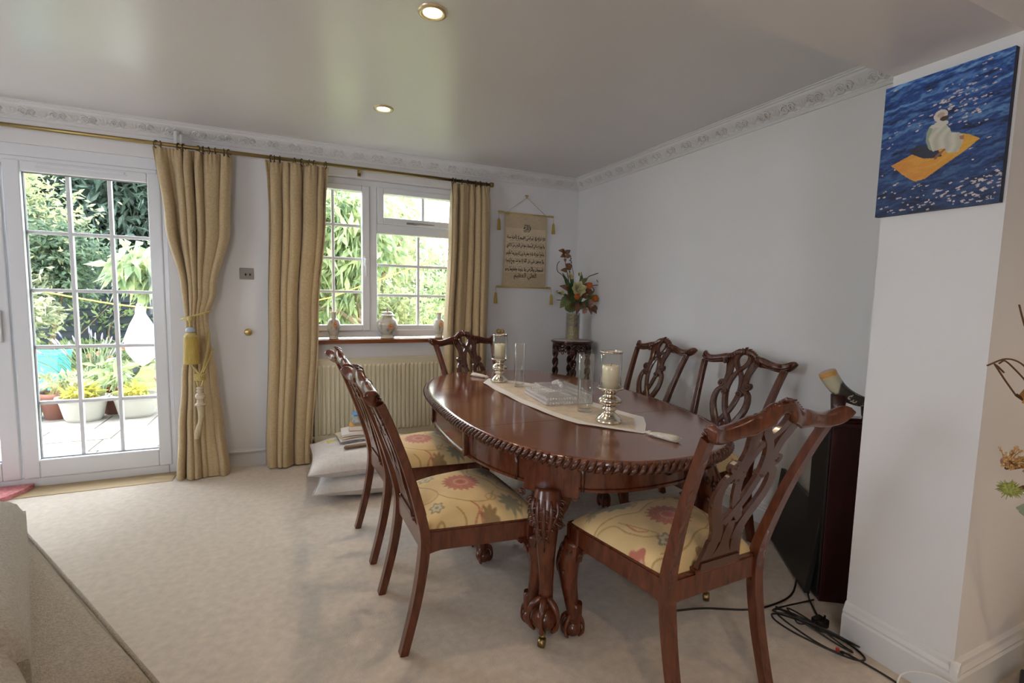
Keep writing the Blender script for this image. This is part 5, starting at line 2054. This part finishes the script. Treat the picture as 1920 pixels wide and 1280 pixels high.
m = MB()
for tip in ((-.765, -3.44, .87), (-.725, -3.44, .80), (-.755, -3.44, 1.07), (-.70, -3.46, 1.0)):
    t_ = DV(*tip)
    m.tube(spline([(0, 0, .45), (-.03 + t_.x * .2, t_.y * .3, .60), (t_.x * .65, t_.y * .8, .30 + t_.z * .62), tuple(t_)], 6), .0045, 6)
for pts in (((-.76, -3.44, 1.07), (-.83, -3.44, 1.115), (-.894, -3.44, 1.159)), ((-.894, -3.44, 1.159), (-.875, -3.44, 1.152), (-.84, -3.44, 1.135)), ((-.70, -3.44, 1.10), (-.78, -3.44, 1.14), (-.84, -3.44, 1.165), (-.87, -3.44, 1.160)), ((-.66, -3.44, 1.11), (-.75, -3.44, 1.155), (-.84, -3.44, 1.17), (-.93, -3.44, 1.157)), ((-.70, -3.44, 1.20), (-.76, -3.44, 1.26), (-.80, -3.44, 1.31))):
    m.tube(spline([tuple(DV(*p)) for p in pts], 5), .0022, 5)
m.obj('stems', STEM, dv)
c0 = DV(-.768, -3.44, .878)
m = MB()
for k_ in range(70):
    an = random.uniform(0, 2 * PI)
    el = random.uniform(.05, .9)
    d = Vector((math.cos(an) * math.cos(el), -.55 + .5 * math.sin(an) * math.cos(el) * 1.2, math.sin(el) * 1.0)).normalized()
    d = (d + Vector((-.35, 0, .15))).normalized()
    L2 = random.uniform(.04, .062)
    b = c0 + d * .012
    tip = c0 + d * L2 + Vector((0, 0, -.004))
    m.tube([b, (b + tip) / 2 + Vector((0, 0, .004)), tip], [.0014, .0011, .0011], 4)
    m.sphere(tip, .0032, 6, 4)
m.obj('pincushion_bloom', PRO, dv)
m = MB().sphere(c0 + Vector((.004, -.006, .01)), .019, 14, 10, (1.15, 1, .8))
m.obj('bloom_heart', PRP, dv)
c1 = DV(-.730, -3.44, .806)
m = MB().sphere(c1, .020, 12, 8, (1, 1, .85))
for k_ in range(90):
    d = Vector((random.gauss(0, 1) - .3, random.gauss(0, 1) - .4, random.gauss(0, .8))).normalized()
    m.tube([c1 + d * .015, c1 + d * random.uniform(.024, .032)], [.0016, .0007], 4)
m.obj('lime_bloom', LIME, dv)
m = MB()
for (b, t_, w) in (((-.74, 1.07), (-.775, 1.08), .02), ((-.74, 1.07), (-.78, 1.055), .018), ((-.735, 1.07), (-.76, 1.105), .02), ((-.73, 1.06), (-.75, 1.03), .02)):
    leaf(m, DV(b[0], -3.44, b[1]), DV(t_[0], -3.46, t_[1]), w, (0, -1, .2), .2)
m.obj('orange_petals', DRYO, dv)
m = MB()
for (b, t_, w) in (((-.67, .80), (-.705, .81), .016), ((-.68, .745), (-.715, .775), .018), ((-.68, .95), (-.72, .965), .018), ((-.67, .85), (-.705, .855), .012), ((-.66, .73), (-.705, .74), .014)):
    leaf(m, DV(b[0], -3.44, b[1]), DV(t_[0], -3.47, t_[1]), w, (0, -1, .2), .2)
m.obj('sage_leaves', SAGE, dv)
tag(dv, 'vase of dried pincushion flowers cut by the right picture edge', 'dried flowers')

# ------------------------------------------------------------------ sofa and mat at the left
sf_ = empty('sofa', (-2.798, -2.768, 0), math.atan2(.858, -.513))
def rounded_slab(x0, x1, y0, y1, z0, z1, r, bulge=.0, n=28):
    mb = MB()
    def top(u, v):
        a, b = u * 2 - 1, v * 2 - 1
        x = x0 + (x1 - x0) * u
        y = y0 + (y1 - y0) * v
        dx = max(0, r - min(x - x0, x1 - x)) / r
        dy = max(0, r - min(y - y0, y1 - y)) / r
        d = min(1, math.hypot(dx, dy))
        z = z1 - r * (1 - math.sqrt(max(0, 1 - d * d))) + bulge * (1 - a * a) * (1 - b * b) + .004 * math.sin(11 * x + 7 * y)
        return (x, y, z)
    mb.grid(top, n, n)
    ring = [top(i / (n - 1), 0) for i in range(n)] + [top(1, i / (n - 1)) for i in range(1, n)] + [top(1 - i / (n - 1), 1) for i in range(1, n)] + [top(0, 1 - i / (n - 1)) for i in range(1, n - 1)]
    k_ = len(ring)
    mb.add(ring + [(p[0], p[1], z0) for p in ring], [(i, (i + 1) % k_, k_ + (i + 1) % k_, k_ + i) for i in range(k_)], True)
    return mb
# local x runs along the front edge, local y to the right of it is the front (negative = seat side is +y)
rounded_slab(-.02, 1.9, .0, .85, .27, .42, .05, .01).obj('seat_cushion', SOFA, sf_)
rounded_slab(.0, 1.9, .03, .85, .04, .275, .03).obj('base', SOFA, sf_)
MB().tube([(.0, .014, .402), (.5, .012, .404), (1.0, .012, .404), (1.88, .014, .40)], .005, 6).obj('piping', SOFAT, sf_)
bc = rounded_slab(0, .95, 0, .5, 0, .19, .07, .02).obj('back_cushion', SOFAT, sf_)
bc.location = (.10, .20, .42)
bc.rotation_euler = (0, 0, -.178)
bc = rounded_slab(-.34, .10, 0, .5, 0, .20, .08, .02)
bc.tube([(-.30, .015, .10), (-.1, .004, .115), (.08, .006, .10), (.098, .05, .10), (.098, .4, .10)], .008, 8)
bc = bc.obj('end_cushion', SOFA, sf_)
bc.location = (.02, .22, .42)
for x_, y_ in ((.06, .08), (1.84, .08), (.06, .8), (1.84, .8)):
    MB().lathe([(.0, 0), (.02, 0), (.028, .045), (.0, .045)], 12, (x_, y_, 0)).obj('foot', DARKWOOD, sf_)
tag(sf_, 'beige woven sofa reaching into the lower left corner', 'sofa')

mt_ = MB()
ring = [(-4.45 + .40 * math.cos(a), .015 + .40 * math.sin(a)) for a in np.linspace(PI, 2 * PI, 40)]
mt_.prism(ring, lambda a, b, t: (a, min(b, .012), t), .0045, .03)
tag(mt_.obj('door_mat', PINK), 'pink half round mat at the patio door', 'door mat')

# ------------------------------------------------------------------ the garden
GZ = -.15
LAWN = mat('lawn_grass', (.20, .24, .07, 1), .9, noise_s=3, noise_amt=.35, bump=.6, bump_s=60)
STONE = mat('sandstone', (.25, .225, .20, 1), .85, noise_s=6, noise_amt=.14, bump=.3, bump_s=30)
GROUT = mat('grout', (.05, .045, .04, 1), .95)
FENCE = mat('dark_stained_board', (.022, .03, .042, 1), .6, noise_s=12, noise_amt=.3, stretch=(.5, 4, 8))
TILE = mat('brown_roof_tile', (.20, .11, .08, 1), .8, noise_s=9, noise_amt=.3)
BARK = mat('bark', (.22, .16, .11, 1), .9, noise_s=20, noise_amt=.4, bump=.6, bump_s=40)
TERRA = mat('terracotta', (.24, .10, .07, 1), .8, noise_s=12, noise_amt=.15)
PLANTER = mat('white_planter', (.34, .33, .29, 1), .5)
struct(MB().box(-30, 24, .26, 40, GZ - .3, GZ - .01).obj('lawn', LAWN), 'sunlit garden lawn')
pat_ = struct(MB().box(-8.2, -2.2, .26, 3.15, GZ - .06, GZ - .004).obj('patio', GROUT), 'stone paved patio outside the door')
y_ = .30
rowi = 0
r2 = random.Random(5)
slabs = {}
while y_ < 3.05:
    hgt = (.45, .58, .38)[rowi % 3]
    x_ = -8.15 + r2.uniform(0, .4)
    while x_ < -2.3:
        w_ = r2.choice((.45, .6, .9))
        key = (w_, hgt)
        if key not in slabs:
            o = MB().box(.006, w_ - .006, .006, hgt - .006, 0, .03, .006).obj('slab', STONE, pat_)
            slabs[key] = o.data
        else:
            o = link('slab', slabs[key], pat_)
        o.location = (x_, y_, GZ - .02 + r2.uniform(-.004, .004))
        x_ += w_
    y_ += hgt
    rowi += 1

# fence of overlapping dark boards
fe = empty('garden_fence', (-6.5, 8.0, GZ))
bd = None
for k_ in range(4):
    for j in range(12):
        if bd is None:
            o = MB().add([(0, 0, 0), (1.78, 0, 0), (1.78, -.03, 0), (0, -.03, 0), (0, 0, .155), (1.78, 0, .155), (1.78, -.008, .155), (0, -.008, .155)], [(0, 1, 2, 3), (4, 5, 6, 7), (0, 1, 5, 4), (3, 2, 6, 7), (0, 3, 7, 4), (1, 2, 6, 5)], False).obj('board', FENCE, fe)
            bd = o.data
        else:
            o = link('board', bd, fe)
        o.location = (-3.0 + 1.82 * k_, 0, .04 + .142 * j)
    MB().box(-3.04 + 1.82 * k_, -2.96 + 1.82 * k_, -.04, .05, 0, 1.85).obj('post', FENCE, fe)
tag(fe, 'dark stained fence of overlapping horizontal boards behind the lawn', 'fence')
sh = empty('garden_shed', (-3.6, 9.0, GZ))
sb = None
for j in range(14):
    if sb is None:
        o = MB().box(-1.5, 1.5, -.02, 0, 0, .145, .003).obj('board', FENCE, sh)
        sb = o.data
    else:
        o = link('board', sb, sh)
    o.location = (0, 0, .148 * j)
MB().box(-1.48, 1.48, .0, 1.8, 0, 2.07).obj('shed_body', FENCE, sh)
m = MB()
m.prism([(-.2, 2.05), (.95, 2.75), (2.1, 2.05), (2.1, 1.99), (-.2, 1.99)], lambda a, b, t: (t, a, b), -1.62, 1.62)
m.obj('roof', TILE, sh)
tag(sh, 'dark boarded garden shed with a brown roof right of the fence', 'shed')


def leaf_mat(name, c, tr=.45):
    m_ = bpy.data.materials.new(name)
    m_.use_nodes = True
    nt = m_.node_tree
    p = nt.nodes['Principled BSDF']
    out = nt.nodes['Material Output']
    p.inputs['Roughness'].default_value = .5
    tl = nt.nodes.new('ShaderNodeBsdfTranslucent')
    mx = nt.nodes.new('ShaderNodeMixShader')
    mx.inputs['Fac'].default_value = tr
    tc = nt.nodes.new('ShaderNodeTexCoord')
    nz_ = nt.nodes.new('ShaderNodeTexNoise')
    nz_.inputs['Scale'].default_value = 5
    nz_.inputs['Detail'].default_value = 6
    rp = nt.nodes.new('ShaderNodeValToRGB')
    rp.color_ramp.elements[0].position = .35
    rp.color_ramp.elements[1].position = .65
    rp.color_ramp.elements[0].color = (c[0] * .55, c[1] * .65, c[2] * .7, 1)
    rp.color_ramp.elements[1].color = (min(1, c[0] * 1.4), min(1, c[1] * 1.3), min(1, c[2] * 1.2), 1)
    nt.links.new(tc.outputs['Object'], nz_.inputs['Vector'])
    nt.links.new(nz_.outputs['Fac'], rp.inputs['Fac'])
    nt.links.new(rp.outputs['Color'], p.inputs['Base Color'])
    nt.links.new(rp.outputs['Color'], tl.inputs['Color'])
    nt.links.new(p.outputs['BSDF'], mx.inputs[1])
    nt.links.new(tl.outputs['BSDF'], mx.inputs[2])
    nt.links.new(mx.outputs['Shader'], out.inputs['Surface'])
    return m_


LM_PALE = leaf_mat('pale_leaves', (.41, .44, .25))
LM_MID = leaf_mat('mid_leaves', (.18, .25, .11))
LM_BLUE = leaf_mat('blue_green_leaves', (.15, .22, .15))
LM_DARK = leaf_mat('conifer_leaves', (.075, .12, .095), .3)
LM_LONG = leaf_mat('long_leaves', (.38, .46, .25))
LM_WHITE = leaf_mat('variegated_leaves', (.48, .50, .36))
LM_YEL = leaf_mat('yellow_green_leaves', (.48, .46, .12))


def foliage(name, parent, centre, rad, n, size, mt, seed, elong=2.2, droop=0.0, clusters=60, shell=.75):
    """thousands of small leaves gathered in sprays"""
    r = np.random.default_rng(seed)
    d = r.normal(size=(clusters, 3))
    d /= np.linalg.norm(d, axis=1)[:, None]
    cc_ = d * (shell + (1 - shell) * r.random((clusters, 1))) * (r.random((clusters, 1)) ** .35)
    cl = r.integers(clusters, size=n)
    pos = (cc_[cl] + r.normal(size=(n, 3)) * .17) * np.array(rad)
    dirs = r.normal(size=(n, 3)) + cc_[cl] * 1.1
    dirs[:, 2] -= droop
    dirs /= np.linalg.norm(dirs, axis=1)[:, None]
    side = np.cross(dirs, r.normal(size=(n, 3)))
    side /= np.linalg.norm(side, axis=1)[:, None]
    sz = size * (.6 + .8 * r.random((n, 1)))
    up_ = np.cross(side, dirs)
    base = pos
    midp = pos + dirs * sz * elong * .5 + up_ * sz * .12
    tip = pos + dirs * sz * elong - np.array([0, 0, 1]) * sz * droop * .3
    Vv = np.stack([base, midp - side * sz * .42, tip, midp + side * sz * .42, midp - up_ * sz * .2], 1).reshape(-1, 3)
    ix = np.arange(n) * 5
    F = np.stack([np.stack([ix, ix + 1, ix + 4], 1), np.stack([ix + 1, ix + 2, ix + 4], 1), np.stack([ix + 2, ix + 3, ix + 4], 1), np.stack([ix + 3, ix, ix + 4], 1)], 1).reshape(-1, 3)
    me = bpy.data.meshes.new(name)
    me.from_pydata(Vv.tolist(), [], F.tolist())
    me.materials.append(mt)
    o = link(name, me, parent, centre)
    o['kind'] = 'stuff'
    return o


def trunk(parent, pts_list, r0):
    for pts in pts_list:
        sp_ = spline(pts, 5)
        n = len(sp_)
        MB().tube(sp_, [r0 * (1 - .75 * i / (n - 1)) for i in range(n)], 7).obj('branch', BARK, parent)


def tree(name, label, x, y, zc, rad, n, size, mt, seed, branches, r0=.05, cat='tree', **kw):
    e = empty(name, (x, y, GZ))
    foliage('foliage', e, (0, 0, zc - GZ), rad, n, size, mt, seed, **kw)
    trunk(e, branches, r0)
    return tag(e, label, cat)


tree('leafy_tree', 'pale yellow green tree at the upper left of the patio door', -6.9, 6.3, 2.6, (1.25, .9, 1.75), 11000, .052, LM_PALE, 1, [[(0, 0, 0), (.1, 0, 1.2), (-.1, 0, 2.6)], [(.05, 0, .9), (.5, 0, 1.8), (.8, 0, 2.6)], [(0, 0, 1.2), (-.5, .1, 2.2), (-.8, 0, 3.0)]], .07)
tree('bushy_shrub', 'blue green bush in the middle of the patio door view', -6.1, 6.2, 1.75, (.95, .7, .75), 6500, .05, LM_BLUE, 2, [[(0, 0, 0), (.1, 0, .8), (.3, 0, 1.6)]], .05, 'bush')
tree('pale_shrub', 'whitish leaved shrub with bare forked stems left of lavender', -6.35, 5.6, .95, (.6, .5, .5), 2400, .055, LM_WHITE, 3, [[(-.25, 0, 0), (-.2, 0, .5), (.1, 0, 1.0)], [(-.25, 0, .05), (-.3, 0, .6), (-.35, 0, 1.1)], [(-.22, 0, .35), (.1, .0, .75), (.35, 0, 1.0)]], .045, 'bush')
tree('conifer_tree', 'tall dark conifer behind the fence, upper right of the door', -6.0, 11.0, 4.3, (2.1, 1.4, 3.2), 14000, .115, LM_DARK, 4, [[(0, 0, 0), (0, 0, 3), (0, 0, 6)]], .16, elong=2.8, droop=.5, clusters=110)
tree('evergreen_tree', 'broad dark evergreen behind the pale tree', -9.4, 10.2, 3.4, (2.4, 1.3, 2.9), 12000, .12, LM_DARK, 5, [[(0, 0, 0), (0, 0, 3), (0, 0, 5)]], .15, clusters=110)
tree('climbing_plant', 'green climber spreading over the dark fence boards', -6.0, 7.75, .75, (1.1, .18, .55), 200, .055, LM_MID, 6, [[(-.6, 0, 0), (-.2, 0, .5), (.3, 0, 1.1)], [(.4, 0, 0), (.3, 0, .7), (.9, 0, 1.2)]], .02, 'climber')
tree('low_hedge', 'low shaded shrubs at the foot of the fence', -6.4, 7.4, .1, (1.9, .35, .18), 1600, .06, LM_MID, 16, [[(0, 0, 0), (.1, 0, .2), (.2, 0, .3)]], .02, 'bush')
e = empty('drooping_tree', (-1.55, 4.3, GZ))
foliage('foliage', e, (-.1, 0, 2.3), (1.15, .8, 1.25), 3600, .085, LM_LONG, 7, elong=2.9, droop=1.3, clusters=75)
foliage('foliage', e, (-2.75, -.25, 1.72), (.36, .3, .45), 420, .085, LM_LONG, 17, elong=2.9, droop=1.3, clusters=12)
trunk(e, [[(.2, 0, 0), (.1, 0, 1.0), (-.1, 0, 2.2), (-.3, 0, 3.2)], [(.1, 0, 1.0), (-.9, -.1, 1.35), (-1.8, -.2, 1.6), (-2.9, -.25, 1.75)], [(.1, 0, 1.2), (.6, 0, 2.0), (.9, 0, 2.7)], [(.1, 0, .9), (-.4, -.1, 1.3), (-.8, -.1, 1.9)]], .05)
tag(e, 'bright tree with long drooping leaves outside the window', 'tree')
tree('rear_tree', 'rounded sunlit tree seen through the window top vent', -.6, 7.4, 2.35, (1.35, .9, 1.25), 4200, .075, LM_PALE, 8, [[(0, 0, 0), (0, 0, 1.4), (0, 0, 2.4)]], .08)
tree('flowering_bush', 'white flecked bush behind the ginger jar outside the window', -.75, 5.0, .75, (.9, .6, .7), 3200, .055, LM_PALE, 9, [[(0, 0, 0), (.1, 0, .5), (.2, 0, 1.0)]], .04, 'bush')
tree('far_bush', 'light green bush at the right edge of the window view', .75, 5.8, 1.1, (.95, .7, .95), 3000, .06, LM_LONG, 10, [[(0, 0, 0), (0, 0, .8), (.1, 0, 1.3)]], .04, 'bush')
tree('shade_bush', 'darker bush behind the drooping tree outside the casement', -2.0, 7.2, 1.1, (1.1, .7, 1.15), 3200, .065, LM_MID, 11, [[(0, 0, 0), (0, 0, .8), (.1, 0, 1.3)]], .04, 'bush')
tree('back_hedge', 'hedge closing the garden behind the window trees', 1.6, 9.5, 1.2, (3.6, .7, 1.2), 6500, .085, LM_MID, 12, [[(0, 0, 0), (0, 0, .8), (.1, 0, 1.3)]], .05, 'hedge', clusters=130)


# planters in front of the lawn
def planter(x, y, label, rx, ry, h):
    e_ = empty('planter', (x, y, GZ + .012))
    prof_ = [(.0, 0), (.62, 0), (.72, .15 * h), (.86, .7 * h), (.93, .86 * h), (1.0, .88 * h), (1.02, .94 * h), (1.0, h), (.92, h), (.84, .8 * h), (.0, .8 * h)]
    o_ = MB().lathe(prof_, 40).obj('bowl', PLANTER, e_)
    o_.scale = (rx, ry, 1)
    foliage('plants', e_, (0, 0, h + .05), (rx * .62, ry * .6, .055), 150, .045, LM_YEL, int(x * -100), clusters=16)
    return tag(e_, label, 'planter')


planter(-4.575, 2.60, 'cream oval planter of yellow green plants left on the patio', .235, .19, .27)
planter(-4.12, 2.64, 'white oval planter of yellow green plants right on the patio', .23, .19, .26)


def terracotta(x, y, r, h, label, mt, seed, fr=.22, fz=.2, n=260, sz=.06, **kw):
    e_ = empty('flower_pot', (x, y, GZ + .012))
    MB().lathe([(.0, 0), (.68 * r, 0), (.92 * r, .8 * h), (r, .8 * h), (1.03 * r, h), (.93 * r, h), (.88 * r, .85 * h), (.0, .85 * h)], 28).obj('pot', TERRA, e_)
    foliage('plant', e_, (0, 0, h + fz * .7), (fr, fr, fz), n, sz, mt, seed, clusters=18, **kw)
    return tag(e_, label, 'flower pot')


terracotta(-4.38, 2.90, .145, .33, 'terracotta pot with a broad leaved plant between the planters', LM_LONG, 31, .22, .17, 120, .065, droop=.8, elong=2.6)
terracotta(-4.86, 2.82, .17, .29, 'wide terracotta pot with feathery plant behind the cream planter', LM_PALE, 32, .18, .14, 160, .045)
terracotta(-4.66, 3.22, .26, .30, 'low broad terracotta trough behind the cream planter', LM_MID, 33, .2, .06, 90, .04)
e = empty('lavender', (-4.72, 3.45, GZ))
LAVST = leaf_mat('lavender_stem', (.24, .30, .16))
LAVFL = leaf_mat('lavender_flower', (.46, .40, .58))
ms, mf = MB(), MB()
r2 = random.Random(8)
for k_ in range(80):
    a = r2.uniform(0, 2 * PI)
    q = r2.random() ** .6
    h = r2.uniform(.35, .68)
    b = Vector((.18 * q * math.cos(a), .15 * q * math.sin(a), .25))
    t_ = b + Vector((.55 * q * math.cos(a), .45 * q * math.sin(a), h * (1 - .25 * q)))
    mid_ = (b + t_) / 2 + Vector((0, 0, .06))
    ms.tube([b, mid_, t_], [.004, .003, .003], 4)
    if k_ % 2 == 0:
        d = (t_ - mid_).normalized()
        mf.tube([t_, t_ + d * .03, t_ + d * .07, t_ + d * .10], [.004, .010, .008, .003], 6)
ms.obj('stems', LAVST, e)['kind'] = 'stuff'
mf.obj('flower_spikes', LAVFL, e)['kind'] = 'stuff'
foliage('leaves', e, (0, 0, .28), (.3, .25, .14), 450, .035, LM_WHITE, 40, elong=4)
tag(e, 'tall purple lavender clump behind the planters', 'lavender')
tb = empty('turquoise_tub', (-5.28, 3.7, GZ))
MB().lathe([(.0, 0), (.24, 0), (.30, .62), (.315, .63), (.315, .66), (.29, .66), (.23, .05), (.0, .05)], 4, M=Matrix.Rotation(PI / 4, 4, 'Z'), smooth=False).obj('tub_body', mat('turquoise_plastic', (.12, .62, .68, 1), .4), tb)
MB().tube([(.12, -.2, .62), (.0, -.24, .72), (-.12, -.2, .62)], .01, 6).obj('handle', bpy.data.materials['turquoise_plastic'], tb)
tag(tb, 'turquoise plastic tub behind the lavender', 'tub')
bl = mat('slate_blue_glaze', (.10, .12, .15, 1), .4)
e = empty('blue_pot', (-5.18, 2.85, GZ + .012))
MB().lathe([(.0, 0), (.15, 0), (.20, .30), (.215, .30), (.215, .34), (.19, .34), (.18, .3), (.0, .28)], 28).obj('pot', mat('pale_blue_glaze', (.38, .46, .54, 1), .4), e)
tag(e, 'pale blue pot at the left edge of the door glass', 'flower pot')
# bird ornament
bd_ = empty('bird_ornament', (-4.73, 4.75, GZ), .4)
m = MB()
sp_ = spline([(-.24, 0, .16, .006), (-.15, 0, .18, .035), (-.05, 0, .19, .075), (.04, 0, .21, .085), (.10, 0, .25, .065), (.14, 0, .30, .045), (.17, 0, .33, .045), (.205, 0, .325, .025), (.215, 0, .32, .012)], 5)
m.tube([q[:3] for q in sp_], [q[3] for q in sp_], 12)
m.obj('body', mat('black_grey_resin', (.03, .033, .037, 1), .4, noise_s=5, noise_amt=.5), bd_)
MB().tube([(.21, 0, .322), (.25, 0, .312)], [.010, .002], 6).obj('beak', BARK, bd_)
m = MB()
for s in (-1, 1):
    m.sphere((-.02, s * .066, .20), .07, 10, 8, (1.5, .25, .7))
m.obj('wing', mat('grey_wing', (.28, .30, .33, 1), .5), bd_)
m = MB()
for s in (-1, 1):
    m.tube([(.02, s * .03, .14), (.02, s * .03, .0)], .007, 6)
    m.tube([(.0, s * .03, .004), (.06, s * .03, .004)], .008, 6)
m.obj('feet', bl, bd_)
tag(bd_, 'black and grey bird ornament on the lawn behind the pots', 'ornament')
e = empty('rose_plant', (-4.78, 4.2, GZ))
foliage('leaves', e, (0, 0, .30), (.25, .2, .25), 220, .05, LM_DARK, 51, clusters=14)
m = MB()
for k_ in range(7):
    rose(m, (r2.uniform(-.25, .25), r2.uniform(-.2, .1), r2.uniform(.45, .7)), .035, (0, -1, .5), k_)
m.obj('blooms', PINKP, e)
m = MB()
for k_ in range(6):
    m.tube([(0, 0, 0), (r2.uniform(-.1, .1), 0, .3), (r2.uniform(-.22, .22), 0, .62)], .005, 5)
m.obj('stems', LEAF_O, e)
tag(e, 'small pink flowering plant beside the bird ornament', 'plant')
# pebbled pot at the right side of the glass
e = empty('succulent_pot', (-4.02, 4.0, GZ))
MB().lathe([(.0, 0), (.16, 0), (.2, .22), (.215, .24), (.2, .25), (.0, .22)], 24).obj('pot', TERRA, e)
foliage('plant', e, (0, 0, .40), (.2, .2, .24), 260, .05, LM_WHITE, 61, clusters=14)
tag(e, 'silver leaved plant in a pot beside the door frame edge', 'flower pot')

# washing line with a white bag
wl = empty('washing_line', (-3.5, 3.0, GZ))
LINEM = mat('orange_line', (.80, .50, .08, 1), .5)
pts = [(-7.2, 3.0, 1.80), (-4.9, 3.0, 1.227), (-4.0, 3.0, 1.075), (-3.1, 3.0, 1.06), (-2.147, 3.0, 1.204), (-1.59, 3.0, 1.412), (-.1, 3.0, 2.0)]
MB().tube([(a + 3.5, 0, c_ - GZ) for a, b, c_ in spline(pts, 8)], .008, 6).obj('line', LINEM, wl)
for x_ in (-7.2, -.1):
    MB().tube([(x_ + 3.5, 0, 0), (x_ + 3.5, 0, 2.25)], .03, 10).obj('post', mat('grey_post', (.35, .35, .35, 1), .5), wl)
tag(wl, 'sagging orange washing line across the garden', 'washing line')
bg_ = empty('hanging_bag', (-4.125, 3.0, 1.0))
m = MB()
def bagf(u, v):
    a = 2 * PI * u
    w_ = float(np.interp(v, [0, .06, .12, .3, .55, .75, .9, 1.0], [.035, .055, .05, .11, .165, .155, .10, .03]))
    k_ = 1 + .08 * math.sin(5 * a + 4 * v) * min(1, v * 4)
    return (w_ * math.cos(a) * k_ + .06 * max(0, v - .55), w_ * .7 * math.sin(a) * k_, .095 - .70 * v + .05 * max(0, v - .6) * math.cos(a))
m.grid(bagf, 40, 30, closeu=True)
m.obj('fabric', mat('white_cloth', (.80, .80, .80, 1), .8, bump=.1, bump_s=20), bg_, flip=False)
m = MB()
m.tube([(-.02, 0, .09), (-.01, 0, .125), (.012, 0, .12), (.02, 0, .09)], .006, 6)
m.box(-.035, -.022, -.01, .01, .07, .125, .002)
m.obj('peg', mat('grey_peg', (.5, .5, .52, 1), .5), bg_)
tag(bg_, 'white cloth peg bag hanging on the washing line', 'peg bag')
